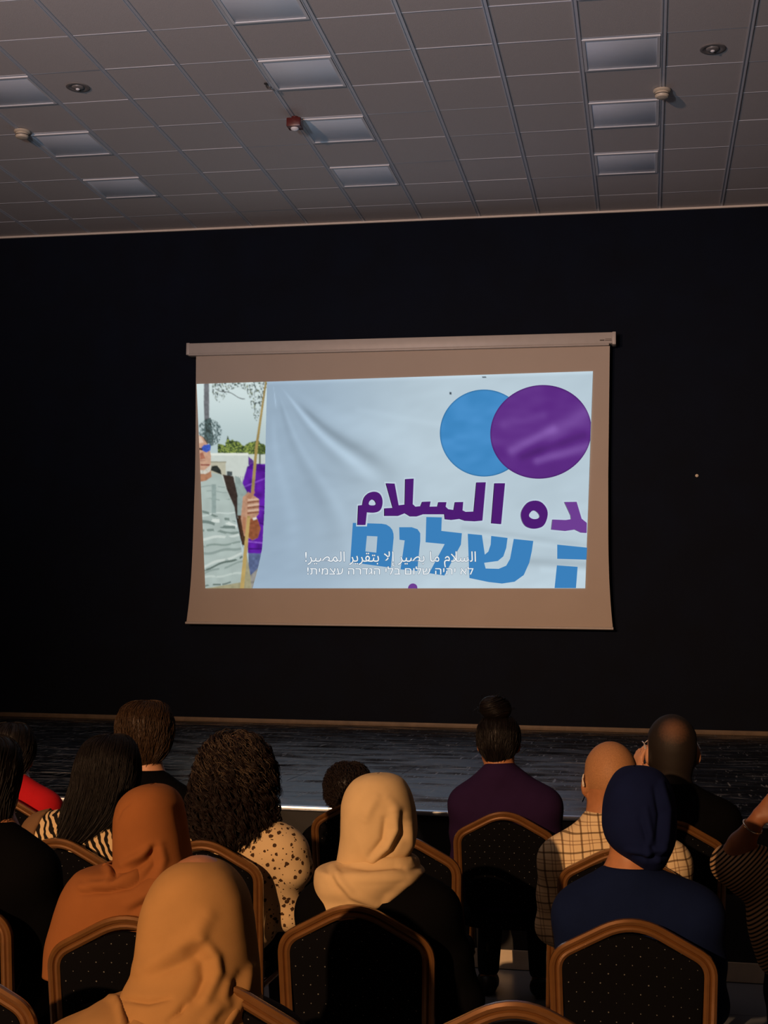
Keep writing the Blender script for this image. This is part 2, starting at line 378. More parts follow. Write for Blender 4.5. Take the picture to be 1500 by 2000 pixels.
left_x = lambda py: 384+(py-750)*(401-384)/399; right_x = lambda py: 1158+(py-725)*(1143-1158)/424
def ban_left(py):
    return np.interp(py, [700, 750, 880, 960, 1040, 1075, 1110, 1149, 1200], [521, 521, 518, 517, 515, 511, 504, 493, 480])
def vnoise(x, y, seed):
    g = np.random.default_rng(seed).random((64, 64)); xi = np.floor(x).astype(int); yi = np.floor(y).astype(int)
    fx = x-xi; fy = y-yi; fx = fx*fx*(3-2*fx); fy = fy*fy*(3-2*fy); q = lambda a, b: g[a % 64, b % 64]
    return (q(xi, yi)*(1-fx)+q(xi+1, yi)*fx)*(1-fy)+(q(xi, yi+1)*(1-fx)+q(xi+1, yi+1)*fx)*fy
def fold_shade(px, py):
    """folds of the filmed cloth banner, fanning out from its top left corner"""
    dx, dy = px-531, py-735; ang = np.degrees(np.arctan2(dy, dx)); r = np.hypot(dx, dy)
    s = np.zeros_like(px)
    for a0, wd, amp, r0, r1 in ((48, 3.0, .16, 20, 330), (42, 3.5, -.17, 60, 360), (53, 4, -.07, 60, 300), (66, 2.5, .05, 30, 420), (71, 3.5, -.06, 30, 430), (80, 1.5, .20, 0, 70), (85, 3, .05, 60, 420), (30, 6, .04, 40, 420)):
        s += amp*np.exp(-((ang-a0-3*np.sin(r/60.))/wd)**2)*sm(r, r0, r0+60)*(1-sm(r, r1*.6, r1))
    s += .05*(vnoise(px/90+py/150, py/60, 3)-.5)+.03*(vnoise(px/30, py/14+px/70, 4)-.5)
    s -= .05*np.exp(-((py-(905+.18*(px-520)))/10)**2)*sm(px, 560, 640)*(1-sm(px, 700, 800))*.6
    for (xa, ya, xb, yb, wd, amp) in ((905, 1030, 1150, 1066, 6, -.05), (910, 1042, 1150, 1078, 5, .03), (1010, 1095, 1150, 1103, 9, -.10), (1060, 1112, 1150, 1118, 7, .05), (700, 800, 860, 830, 7, .03)):
        tt = np.clip(((px-xa)*(xb-xa)+(py-ya)*(yb-ya))/((xb-xa)**2+(yb-ya)**2), 0, 1); d = np.hypot(px-xa-tt*(xb-xa), py-ya-tt*(yb-ya)); s += amp*np.exp(-(d/wd)**2)
    return s
def banner(px, py):
    c = lerp(lin('#98adc0'), lin('#b6c8d3'), sm(px, 520, 900)); s = fold_shade(px, py)
    c = c*(1+1.8*s[..., None]); c *= (1+.10*sm(py, 1100, 1149)+.16*(1-sm(py, top_y(px), top_y(px)+9)))[..., None]
    dots = ((np.hypot(px-880, py-768) < 2.2) | (np.hypot((px-946)/2, py-736) < 1.8)); c[dots] = lin('#3a4450'); return c
grid_picture('banner', banner, 2.4, 2.4, ban_left, right_x, top_y, bot_y, 0)
E_blue = lin('#3f86c0'); E_pur = lin('#5c2c82')
def disc(cx, cy, rx, ry, tilt, base, k, name, seed):
    """printed disc on the banner, cut by the picture's right edge"""
    nr, na = 26, 96; rr = np.linspace(0, 1, nr)[:, None]; aa = np.linspace(0, 2*np.pi, na, endpoint=False)[None, :]
    ex, ey = rr*rx*np.cos(aa), rr*ry*np.sin(aa); ct, s_ = math.cos(tilt), math.sin(tilt)
    px = cx+ex*ct-ey*s_; py = cy+ex*s_+ey*ct; px = np.minimum(px, right_x(py)-.3)
    sh = fold_shade(px, py)*1.2+.04*(vnoise(px/25, py/12, seed)-.5)
    if seed == 11:
        for (xa, ya, xb, yb, wd, amp) in ((1000, 880, 1080, 838, 9, .16), (1050, 900, 1150, 872, 9, .17), (1080, 845, 1150, 800, 16, .10), (985, 830, 1060, 812, 9, .06), (1020, 892, 1140, 850, 8, -.10)):
            tt = np.clip(((px-xa)*(xb-xa)+(py-ya)*(yb-ya))/((xb-xa)**2+(yb-ya)**2), 0, 1); sh = sh+amp*np.exp(-(np.hypot(px-xa-tt*(xb-xa), py-ya-tt*(yb-ya))/wd)**2)
    c = np.asarray(base)*(1+2.2*sh[..., None]) + (np.maximum(sh, 0)*.25)[..., None]
    c = c*(1-.35*(rr > .985))[..., None]
    W = onY(px, py, lay(k)).reshape(-1, 3)-np.array([-2.47, YP, 1.75]); idx = np.arange(nr*na).reshape(nr, na)
    F = np.stack([idx[:-1], idx[1:], np.roll(idx[1:], -1, 1), np.roll(idx[:-1], -1, 1)], -1).reshape(-1, 4)
    me = new_mesh(name, W, F, False); a = me.color_attributes.new('Col', 'FLOAT_COLOR', 'POINT')
    a.data.foreach_set('color', np.concatenate([np.clip(c, 0, 4).reshape(-1, 3), np.ones((nr*na, 1))], 1).astype(np.float32).ravel())
    link(name, me, emit_attr(name+'_light'), pic)
disc(945.5, 845.8, 86.5, 85, 0, E_blue, 1, 'blue_disc', 10)
disc(1056.5, 843.5, 99.5, 91.0, -.25, E_pur, 2, 'purple_disc', 11)
def chaikin(pl, n=2):
    for _ in range(n):
        pl = [tuple(np.array(a)*w_+np.array(b)*(1-w_)) for a, b in zip(pl, pl[1:]+pl[:1]) for w_ in (.75, .25)]
    return pl
def cp(lst): return [(680+x*.32667, 920+y*.32653) for x, y in lst]     # crop coordinates of the lettering
def miter(pl, d):
    pl = [p_ for i, p_ in enumerate(pl) if math.dist(p_, pl[i-1]) > .45]; n = len(pl); A = sum(pl[i][0]*pl[(i+1) % n][1]-pl[(i+1) % n][0]*pl[i][1] for i in range(n)); sgn = 1 if A > 0 else -1; out = []
    for i in range(n):
        a, b, c = np.array(pl[i-1]), np.array(pl[i]), np.array(pl[(i+1) % n]); e1 = (b-a)/(np.linalg.norm(b-a)+1e-9); e2 = (c-b)/(np.linalg.norm(c-b)+1e-9)
        n1 = np.array([e1[1], -e1[0]])*sgn; n2 = np.array([e2[1], -e2[0]])*sgn; m_ = n1+n2; m_ = m_/max(.6, m_@m_)*2*1.0
        out.append(tuple(b+m_*d))
    return out
M_eb, M_ep = emit('picture_blue_ink', lin('#3b7fba')), emit('picture_purple_ink', lin('#4d1d70')); M_ew = emit('picture_white', lin('#bccddb')); M_edge = emit('picture_dark_edge', lin('#2b2133'))
M_ep2 = emit('picture_light_purple_ink', lin('#6d3e90')); M_gr = emit('picture_grey_edge', lin('#6f7480'))
R_ = 1428
SH = lambda *p: [q for q in p for _ in range(3)]
blue = [
 ([(28, 310), (200, 315), (228, 320), (250, 334), (264, 352), (271, 375), (272, 400), (255, 578), (12, 545)], [[(112, 388), (175, 391), (168, 488), (103, 481)]]),
 ([(305, 336), (380, 336), (415, 348), (431, 372), (431, 420), (413, 597), (313, 588), (338, 415), (307, 411)], []),
 ([(467, 275), (560, 277), (557, 358), (680, 372), (674, 440), (575, 625), (484, 611), (577, 437), (463, 426)], []),
 ([(715, 375), (800, 383), (817, 500), (838, 482), (852, 440), (855, 388), (953, 400), (945, 460), (928, 510), (895, 538), (813, 549), (822, 583), (900, 585), (945, 566), (968, 525), (990, 406), (1107, 418), (1098, 480), (1083, 548), (1050, 622), (995, 662), (920, 673), (840, 664), (725, 640)], []),
 ([(1250, 440), (R_, 458), (R_-4, 530), (1250, 525)], []),
 ([(1248, 564), (1372, 573), (1362, 700), (1234, 700)], [])]
purple = [
 (chaikin(SH((57, 322), (62, 206), (86, 203))+[(93, 160), (122, 130), (158, 121), (190, 133), (206, 165), (206, 205), (192, 238), (160, 250)]+SH((112, 246), (104, 322))), [chaikin([(122, 206), (124, 182), (145, 167), (164, 180), (170, 205)])]),
 ([(218, 268), (218, 223), (268, 220), (227, 73), (278, 75), (302, 205), (340, 200), (343, 48), (392, 45), (386, 198), (402, 213), (434, 210), (444, 184), (493, 182), (487, 213), (535, 212), (541, 186), (588, 186), (583, 213), (598, 228), (632, 233), (640, 186), (688, 185), (684, 235), (702, 244), (752, 242), (768, 68), (823, 67), (803, 296), (760, 300), (700, 297), (668, 286), (620, 292), (580, 288), (577, 258), (450, 258), (412, 271), (372, 271), (340, 252), (300, 268)], []),
 ([(876, 73), (938, 73), (915, 317), (857, 312)], []),
 (chaikin([(1029, 265), (1045, 218), (1083, 178), (1147, 176), (1188, 218), (1196, 265), (1175, 325), (1138, 344), (1092, 345), (1050, 325)]), [chaikin([(1074, 266), (1107, 228), (1143, 256), (1146, 283), (1103, 290)])]),
 ([(1215, 350), (1222, 290), (1300, 293), (1333, 288), (1330, 265), (1293, 185), (1366, 184), (1396, 285), (R_-1, 310), (R_-2, 370), (1392, 368), (1355, 350), (1300, 358)], [])]
for pl, ho in blue: flat('blue_letter', [cp(pl)], M_eb, 1, [cp(h) for h in ho])
for k, (pl, ho) in enumerate(purple):
    q = [(min(x, right_x(y)-.5), y) for x, y in miter(cp(pl), 3.0)]
    flat('letter_outline', [q], M_ew, 2); flat('letter_edge', [[(x-1.3, y+.3) for x, y in cp(pl)]], M_edge if k < 3 else M_gr, 3, [[(x-1.3, y+.3) for x, y in cp(h)] for h in ho])
    flat('purple_letter', [cp(pl)], M_ep if k < 4 else M_ep2, 4, [cp(h) for h in ho])
flat('letter_tip', [cp([(357, 702), (360, 690), (367, 680), (377, 674), (388, 672), (399, 675), (408, 681), (413, 691), (414, 702)])], M_ep2, 2)
# subtitles, two lines (white with a thin dark edge)
from mathutils.geometry import tessellate_polygon
def glyph_shapes(txt):
    """outline text -> triangles, each outer contour filled on its own with the holes it contains"""
    c = bpy.data.curves.new('t', 'FONT'); c.body = txt; c.size = 1; c.resolution_u = 4; o = bpy.data.objects.new('t', c); COL.objects.link(o); bpy.context.view_layer.update()
    cu = o.to_curve(bpy.context.evaluated_depsgraph_get()); polys = []
    for sp in cu.splines:
        bp = sp.bezier_points; q = []
        for i in range(len(bp)):
            p0, p1 = bp[i], bp[(i+1) % len(bp)]; A, B, C_, D_ = (np.array(v_[:2]) for v_ in (p0.co, p0.handle_right, p1.handle_left, p1.co))
            st_ = (0,) if (np.linalg.norm(np.cross(np.append(B-A, 0), np.append(D_-A, 0)))+np.linalg.norm(np.cross(np.append(C_-A, 0), np.append(D_-A, 0)))) < 1e-5 else (0, .2, .4, .6, .8)
            q += [(1-t)**3*A+3*t*(1-t)**2*B+3*t*t*(1-t)*C_+t**3*D_ for t in st_]
        q2 = [q[0]]
        for p_ in q[1:]:
            if np.linalg.norm(p_-q2[-1]) > 1e-4: q2.append(p_)
        if np.linalg.norm(q2[0]-q2[-1]) < 1e-4: q2.pop()
        if len(q2) > 2: polys.append(np.array(q2))
    o.to_curve_clear(); bpy.data.objects.remove(o); bpy.data.curves.remove(c)
    area = lambda p_: .5*np.sum(p_[:, 0]*np.roll(p_[:, 1], -1)-np.roll(p_[:, 0], -1)*p_[:, 1])
    ar_ = [area(p_) for p_ in polys]; V_ = []; F_ = []
    for p_, a_ in zip(polys, ar_):
        if any(np.sign(b_) != np.sign(a_) and abs(b_) > abs(a_) and inside(p_[:1, 0], p_[:1, 1], [tuple(x) for x in h_])[0] for h_, b_ in zip(polys, ar_)): continue
        loops = [p_]+[h_ for h_, b_ in zip(polys, ar_) if np.sign(b_) != np.sign(a_) and abs(b_) < abs(a_) and inside(h_[:1, 0], h_[:1, 1], [tuple(x) for x in p_])[0]]
        k = len(V_); V_ += [tuple(x) for l_ in loops for x in l_]
        F_ += [tuple(i+k for i in t) for t in tessellate_polygon([[Vector((x[0], x[1], 0)) for x in l_] for l_ in loops])]
    return np.array(V_), F_
def subtitle(txt, xl, xr, y_base, y_top):
    V_, F_ = glyph_shapes(txt); bx = (V_[:, 0].min(), V_[:, 0].max(), V_[:, 1].max()); n_ = len(V_)
    ring = [(.026*math.cos(a), .026*math.sin(a)) for a in np.arange(8)*math.pi/4]
    for nm, h, k, cps in (('subtitle_edge', '#5b6f86', 5, ring), ('subtitle', '#eef3f6', 6, [(0, 0)])):
        co = np.concatenate([V_+np.array(s_) for s_ in cps]); F2 = [tuple(i+q*n_ for i in f) for q in range(len(cps)) for f in F_]
        px = xl+(co[:, 0]-bx[0])/(bx[1]-bx[0])*(xr-xl); py = y_base-co[:, 1]/bx[2]*(y_base-y_top)
        W = onY(px, py, lay(k))-np.array([-2.47, YP, 1.75])
        link(nm, new_mesh(nm, W, F2, False), emit(nm+'_light', lin(h)), pic)['kind'] = 'stuff'
arab = '\uFE8D\uFEDF\uFEB4\uFEFC\uFEE1 \uFEE3\uFE8E \uFE91\uFEBC\uFEF4\uFEAE \uFE87\uFEFB \uFE91\uFE98\uFED8\uFEAE\uFEF3\uFEAE \uFE8D\uFEDF\uFEE4\uFEBC\uFEF4\uFEAE!'
hebr = 'לא יהיה שלום בלי הגדרה עצמית!'
subtitle(arab[::-1], 596, 929.5, 1097, 1077)
subtitle(hebr[::-1], 600, 924.5, 1122, 1106.5)

# left strip of the picture: a man holding a pole, trees and a purple flag
def strip(px, py):
    ss = [(-.25, -.25), (.25, .25)]; out = 0
    for dx, dy in ss: out = out+strip1(px+dx, py+dy)
    out = out/len(ss)
    for ax_ in (0, 1):                                 # soft focus of the film
        a_ = np.concatenate([np.take(out, [0], ax_), np.take(out, range(out.shape[ax_]-1), ax_)], ax_); b_ = np.concatenate([np.take(out, range(1, out.shape[ax_]), ax_), np.take(out, [-1], ax_)], ax_); out = .25*a_+.5*out+.25*b_
    return out
def strip1(px, py):
    sx, sy = 160/762, 420/2000                       # crop of the strip measured at 762 x 2000
    u, v = (px-380)/sx, (py-740)/sy
    n1 = vnoise(u/22, v/22, 21); n2 = vnoise(u/9, v/9, 22); n3 = vnoise(u/60, v/60, 23); nf = vnoise(u/5, v/14, 24)
    c = lerp(lin('#cfdede'), lin('#b4c6c8'), sm(v, 60, 620))
    def put(mask, col, amp=.0, nn=n1):
        k = (1+amp*(nn-.5))[..., None]; c[mask] = (np.asarray(lin(col))*k)[mask]
    # hanging leaves at the top
    leaf = (nf > .50) & (n1 > .38) & ((v < 90+130*np.exp(-((u-230)/70)**2)+300*np.exp(-((u-575)/60)**2)) & (u > 165)) & (n3 > .22) & ~((u > 310) & (u < 460) & (v > 210))
    put(leaf, '#4d5a5a', .9, n2); put(leaf & (n2 > .72), '#7d8460', .3)
    put((np.abs(v-(85+.35*(u-180)+10*np.sin(u/30))) < 4) & (u > 190) & (u < 470), '#55585a')
    # tree trunk and palm
    put(inside(u, v, [(88, 40), (135, 40), (136, 240), (135, 380), (160, 520), (180, 600), (85, 600), (92, 400), (86, 240)]), '#6d6f73', .5)
    put(inside(u, v, [(95, 380), (150, 360), (165, 480), (185, 560), (150, 610), (90, 560)]), '#3f4a48', .6)
    palm = (nf > .42) & (np.hypot((u-140)/115, (v-500)/125) < 1) & (n1 > .3); put(palm, '#56696a', .7, n2)
    # hedge, wall
    hedge = (v > 595+22*np.sin(u/33.)+26*(n1-.5)-80*np.exp(-((u-308)/12)**2)) & (v < 715) & (u > 215); put(hedge, '#55683a', 1.3, n2); put(hedge & (n2 > .62), '#8a9a4c', .4); put(hedge & (n2 < .3), '#2f3b28')
    put((v > 700) & (v < 1250) & (u > 130), '#c5cdc6', .06); put((v > 690) & (v < 712) & (u > 130) & (u < 500), '#dde2d8'); put(inside(u, v, [(150, 770), (290, 775), (290, 900), (150, 900)]), '#b5b39f', .1); put((v > 768) & (v < 778) & (u > 150) & (u < 296), '#8f8c78')
    put((u > 300) & (u < 350) & (v > 860) & (v < 900), '#4a5254'); put((v > 905) & (v < 990) & (u > 360) & (np.sin(u/3.2) > .75), '#7f8a8a')
    put((np.abs(u-607) < 7) & (v > 640) & (v < 800), '#4d5440'); put((np.hypot((u-620)/50, (v-665)/40) < 1) & (nf > .35), '#4a5a30', .9, n2)
    # purple flag
    put(inside(u, v, [(500, 720), (548, 760), (550, 800), (500, 800)]), '#5d3a86', .5)
    flag = inside(u, v, [(490, 815), (530, 790), (662, 790), (655, 1200), (640, 1420), (630, 1625), (495, 1620), (495, 1100), (440, 985)]); put(flag, '#5a1f96', .8, n3)
    for (a, b, s, col) in ((820, 60, .2, '#4a1880'), (960, 14, -.4, '#7a44b6'), (1180, 10, .15, '#38105e'), (1210, 10, .15, '#7440b0'), (1330, 14, .3, '#451478'), (1520, 12, .1, '#8a55c0'), (1580, 12, .0, '#3f146e')): put(flag & (np.abs(v-(a+s*(u-570))) < b*.5), col, .4)
    put(inside(u, v, [(500, 1620), (625, 1625), (540, 1960), (505, 1960)]), '#59668a', .6); put(inside(u, v, [(520, 1830), (590, 1760), (540, 1960), (500, 1960)]), '#8d8a84', .5)
    # the filmed man: trousers, shirt, strap, neck, head, arm
    put(inside(u, v, [(90, 1880), (440, 1800), (480, 1600), (520, 1830), (530, 1960), (90, 1960)]), '#9c9678', .25)
    put(inside(u, v, [(150, 850), (160, 810), (210, 805), (245, 850), (250, 890)]), '#2b2f2c', .6)
    put(inside(u, v, [(375, 900), (420, 920), (490, 1060), (500, 1200), (460, 1330), (400, 1300), (380, 1100)]), '#8fa09c', .25)
    put(inside(u, v, [(400, 1270), (470, 1270), (480, 1560), (440, 1540)]), '#4a3326', .5)
    shirt = inside(u, v, [(55, 975), (150, 870), (250, 890), (300, 1040), (375, 1200), (385, 1330), (425, 1480), (440, 1620), (470, 1760), (440, 1890), (95, 1950), (55, 1300)])
    put(shirt, '#a9b7b2', .16, n3)
    for a, s, wd, col in ((1000, 0, 5, '#93a29e'), (1050, .02, 5, '#95a4a0'), (1120, .03, 6, '#92a19c'), (1250, -.1, 6, '#c3cfca'), (1290, .28, 12, '#75857f'), (1330, .25, 16, '#cfd8d2'), (1365, .2, 14, '#6f7f7a'), (1420, .1, 12, '#7c8c86'), (1470, -.1, 12, '#c6d0ca'), (1540, -.1, 9, '#84948e'), (1600, -.15, 12, '#8b9a95'), (1690, -.32, 12, '#c4cec8'), (1720, -.34, 10, '#5f6e68'), (1760, -.3, 9, '#8c9b96'), (1830, -.12, 9, '#bcc8c2'), (1905, -.17, 7, '#66746e')):
        put(shirt & (np.abs(v-(a+s*(u-250)+8*np.sin(u/40+a))) < wd) & (vnoise(u/50+a, v/50, 31) > .33), col)
    put(shirt & (u < 200) & (u > 160) & (v > 980) & (v < 1250), '#8fa09c', .2)
    put(inside(u, v, [(262, 890), (360, 905), (400, 1080), (400, 1300), (385, 1290), (370, 1190), (300, 1030)]), '#3a2f2a', .4)
    put(inside(u, v, [(385, 1290), (410, 1300), (440, 1480), (455, 1580), (425, 1480)]), '#33271f', .3)
    put(inside(u, v, [(40, 840), (150, 840), (160, 910), (110, 945), (45, 960)]), '#a8785c', .3)
    put(inside(u, v, [(30, 520), (70, 535), (110, 590), (140, 650), (152, 720), (150, 800), (140, 860), (90, 880), (30, 870)]), '#c29a82', .25)
    put(inside(u, v, [(30, 525), (60, 540), (85, 590), (40, 600)]), '#d9c0ac'); put(inside(u, v, [(50, 690), (75, 680), (100, 740), (50, 750)]), '#a56a56', .3)
    put(inside(u, v, [(30, 845), (90, 850), (150, 800), (148, 860), (100, 885), (30, 880)]), '#c9c4b8', .4, n2); put((np.abs(v-800) < 7) & (u > 55) & (u < 140), '#8a4e44'); put((np.abs(v-760) < 4) & (u < 100), '#a87a68')
    put(inside(u, v, [(62, 640), (85, 615), (140, 608), (152, 630), (146, 665), (110, 685), (75, 668)]), '#3c58b4', .8, n2); put(inside(u, v, [(30, 640), (70, 645), (72, 665), (30, 655)]), '#2a2a34')
    put(inside(u, v, [(75, 535), (100, 555), (128, 600), (118, 605), (92, 570)]), '#5a5048')
    arm = inside(u, v, [(450, 1100), (500, 1050), (600, 1120), (600, 1250), (570, 1290), (610, 1380), (590, 1480), (540, 1500), (460, 1460), (430, 1300)]); put(arm, '#b48a70', .35)
    put(inside(u, v, [(520, 1300), (585, 1300), (615, 1390), (590, 1480), (530, 1500), (470, 1440)]), '#8c5236', .5); put(inside(u, v, [(450, 1280), (480, 1290), (470, 1450), (445, 1400)]), '#b07a5c', .3)
    for a in (1145, 1195, 1245): put(arm & (np.abs(v-(a-.12*(u-540))) < 6) & (u > 490), '#7d4a36'); put(arm & (np.abs(v-(a-22-.12*(u-540))) < 7) & (u > 495), '#d3b39c')
    put(inside(u, v, [(540, 1295), (575, 1285), (580, 1305), (545, 1315)]), '#d9d6cf')
    # the pole in front
    pole = np.abs(u-np.interp(v, [40, 640, 1050, 1300, 1960], [662, 575, 540, 502, 440])) < np.interp(v, [40, 640, 1300, 1960], [9, 13, 15, 19])
    hand = inside(u, v, [(480, 1100), (560, 1085), (600, 1120), (600, 1260), (570, 1285), (480, 1270)])
    put(pole & ~hand, '#a08a52', .35, n3); put(pole & ~hand & (v > 1290), '#b79d62', .2, n3); put(inside(u, v, [(480, 1100), (555, 1030), (560, 1060), (520, 1120)]), '#a8785c')
    return np.clip(c, 0, 2)
grid_picture('filmed_street', strip, 1.1, 1.1, left_x, lambda py: ban_left(py)+.5, top_y, bot_y, 0)

# ---------------------------------------------------------------- banquet chairs
def gold_mat():
    m = mat('bronze_painted_tube', (0.22, 0.098, 0.030), 0.26, 0.4, noise=.10, nscale=25, spec=.6); nt, N, b = nodes_of(m)
    b.inputs['Coat Weight'].default_value = .6; b.inputs['Coat Roughness'].default_value = .2; return m
M_gold = gold_mat()
def dots_mat():
    m = mat('black_fabric_with_light_dots', (0.0035, 0.0035, 0.0045), 0.95, spec=.06, bump=.3, bscale=700); nt, N, b = nodes_of(m)
    tc = N.new('ShaderNodeTexCoord'); sp = N.new('ShaderNodeSeparateXYZ'); nt.links.new(tc.outputs['Object'], sp.inputs[0])
    row = math_node(nt, 'DIVIDE', math_node(nt, 'ADD', sp.outputs[2], sp.outputs[1]), .0213); ri = math_node(nt, 'FLOOR', row)
    odd = math_node(nt, 'MULTIPLY', math_node(nt, 'MODULO', math_node(nt, 'ADD', ri, 200.0), 2.0), .5)
    colx = math_node(nt, 'ADD', math_node(nt, 'DIVIDE', sp.outputs[0], .042), odd)
    fx = math_node(nt, 'MULTIPLY', math_node(nt, 'SUBTRACT', math_node(nt, 'FRACT', math_node(nt, 'ADD', colx, 200.0)), .5), .042)
    fz = math_node(nt, 'MULTIPLY', math_node(nt, 'SUBTRACT', math_node(nt, 'FRACT', row), .5), .026)
    d = math_node(nt, 'SQRT', math_node(nt, 'ADD', math_node(nt, 'MULTIPLY', fx, fx), math_node(nt, 'MULTIPLY', fz, fz)))
    nz_ = N.new('ShaderNodeTexWhiteNoise'); cmb = N.new('ShaderNodeCombineXYZ'); nt.links.new(math_node(nt, 'FLOOR', colx), cmb.inputs[0]); nt.links.new(ri, cmb.inputs[1]); nt.links.new(cmb.outputs[0], nz_.inputs[0])
    r = math_node(nt, 'ADD', .0008, math_node(nt, 'MULTIPLY', nz_.outputs[0], .0011))
    nt.links.new(mix_col(nt, math_node(nt, 'LESS_THAN', d, r), (0.0035, 0.0035, 0.0045), (0.15, 0.15, 0.14)), b.inputs['Base Color']); return m
M_dots = dots_mat()
M_legrub = mat('black_rubber', (0.02, 0.02, 0.02), 0.7, noise=.1, nscale=40)
def back_y(z): return -.215-.085*(z-.45)/.47           # leaning back plane of the chair
def outline(off, z_bot, apex_drop=0.0):
    """half-closed outline of the back: lower left, shoulder, peak, shoulder, lower right; off = inset from the outer edge"""
    hw, zsh, zap = .2225, .822, .943
    P0, P1, P2 = np.array([-.203, z_bot]), np.array([-hw, zsh]), np.array([0, zap])
    n01 = np.array([1, 0.0]); sl_ = (zap-zsh)/hw; n12 = np.array([sl_, -1])/math.hypot(sl_, 1)
    P0 = P0+n01*off; P1 = P1+np.array([off, -off*(math.sqrt(1+sl_**2)-sl_)]); P2 = P2+np.array([0, -off*math.sqrt(1+sl_**2)-apex_drop])
    pts = [P0]; 
    def fillet(A, B, C, r, n):
        a = (A-B)/np.linalg.norm(A-B); c = (C-B)/np.linalg.norm(C-B); ang = math.acos(np.clip(a@c, -1, 1)); tl_ = r/math.tan(ang/2)
        tl_ = min(tl_, .48*np.linalg.norm(A-B), .48*np.linalg.norm(C-B)); s, e = B+a*tl_, B+c*tl_
        return [((1-t)**2)*s+2*t*(1-t)*B+t*t*e for t in np.linspace(0, 1, n)]
    pts += [P0+(P1-P0)*t for t in (.25, .5, .75)]
    pts += fillet(P0, P1, P2, max(.02, .085-off), 9)
    P3 = np.array([-P1[0], P1[1]]); P4 = np.array([-P0[0], P0[1]])
    pts += fillet(P1, P2, P3, .16, 9); pts += fillet(P2, P3, P4, max(.02, .085-off), 9)
    pts += [P3+(P4-P3)*t for t in (.25, .5, .75)]+[P4]
    return np.array(pts)
def frame_mesh():
    pl = outline(.019, .02); n = len(pl)
    # ridged tube section: (in-plane offset, normal offset); two rounds with a groove between them
    sec = [(-.019, 0), (-.017, -.009), (-.010, -.0135), (-.004, -.012), (-.0005, -.0065), (.003, -.012), (.010, -.0135), (.017, -.009), (.019, 0), (.016, .010), (.008, .013), (0, .013), (-.008, .013), (-.016, .010)]
    k = len(sec); v = []; f = []
    for i in range(n):
        t = pl[min(i+1, n-1)]-pl[max(i-1, 0)]; t = t/np.linalg.norm(t); nn = np.array([-t[1], t[0]])
        for a, b in sec:
            x, z = pl[i]+nn*a; v.append((x, back_y(z)+b, z))
    for i in range(n-1): f += [(i*k+j, i*k+(j+1) % k, (i+1)*k+(j+1) % k, (i+1)*k+j) for j in range(k)]
    f.append(tuple(range(k))); f.append(tuple((n-1)*k+j for j in range(k)))
    return MB().add(v, f).mesh('back_frame')
def panel_mesh():
    o = outline(.033, .50, .012); c = np.array([0, .68]); v = []; f = []; n = len(o)
    rings = [(1.0, 0.0), (.985, -.010), (.93, -.015), (.6, -.018)]
    for s_, d in rings:
        for x, z in o: q = c+(np.array([x, z])-c)*s_; v.append((q[0], back_y(q[1])+d, q[1]))
    v.append((0, back_y(.68)-.019, .68)); nb = len(v)
    for r_ in range(len(rings)-1): f += [(r_*n+i, r_*n+(i+1) % n, (r_+1)*n+(i+1) % n, (r_+1)*n+i) for i in range(n)]
    m_ = (len(rings)-1)*n; f += [(m_+i, m_+(i+1) % n, nb-1) for i in range(n)]
    fr_ = [(1.0, 0.0), (.97, .010), (.88, .016), (.6, .020)]; st_ = nb
    for s_, d in fr_:
        for x, z in o: q = c+(np.array([x, z])-c)*s_; v.append((q[0], back_y(q[1])+d, q[1]))
    v.append((0, back_y(.68)+.021, .68))
    for r_ in range(len(fr_)-1): f += [(st_+r_*n+(i+1) % n, st_+r_*n+i, st_+(r_+1)*n+i, st_+(r_+1)*n+(i+1) % n) for i in range(n)]
    m_ = st_+(len(fr_)-1)*n; f += [(m_+(i+1) % n, m_+i, len(v)-1) for i in range(n)]
    return MB().add(v, f).mesh('backrest')
def seat_mesh():
    v = []; f = []; n = 40
    def ring(s_, z):
        for i in range(n):
            a = 2*math.pi*i/n; cx, sy_ = math.cos(a), math.sin(a); p_ = 4.5
            r = 1/((abs(cx)**p_+abs(sy_)**p_)**(1/p_)); w_ = .215+(.012 if sy_ > 0 else -.008)
            v.append((cx*r*w_*s_, .02+sy_*r*.215*s_, z+.004*sy_))
    for s_, z in ((.92, .405), (.985, .412), (1.0, .430), (.985, .455), (.93, .470), (.6, .478), (.02, .480)): ring(s_, z)
    for k in range(6): f += [(k*n+i, k*n+(i+1) % n, (k+1)*n+(i+1) % n, (k+1)*n+i) for i in range(n)]
    f.append(tuple(range(n-1, -1, -1))); f.append(tuple(6*n+i for i in range(n)))
    return MB().add(v, f).mesh('seat')
def chair_proto():
    r = empty('banquet_chair', (0, 0, 0))
    link('back_frame', frame_mesh(), M_gold, r); link('backrest', panel_mesh(), M_dots, r); link('seat', seat_mesh(), M_dots, r)
    MB().tube([(-.20, .20, .398), (.20, .20, .398)], .012).tube([(-.20, -.02, .394), (.20, -.02, .394)], .012).tube([(-.20, -.19, .398), (-.205, .21, .398)], .012).tube([(.20, -.19, .398), (.205, .21, .398)], .012).build('seat_frame', M_gold, r)
    for s_ in (-1, 1):
        MB().tube([(s_*.19, .195, .40), (s_*.20, .215, .2), (s_*.205, .225, .012)], [.014, .013, .012]).build('leg', M_gold, r)
        MB().lathe([(.016, 0), (.016, .03), (.013, .034)], (s_*.205, .2255, 0), 12).build('foot_cap', M_legrub, r)
    return r
PROTO = chair_proto()
CH = {}
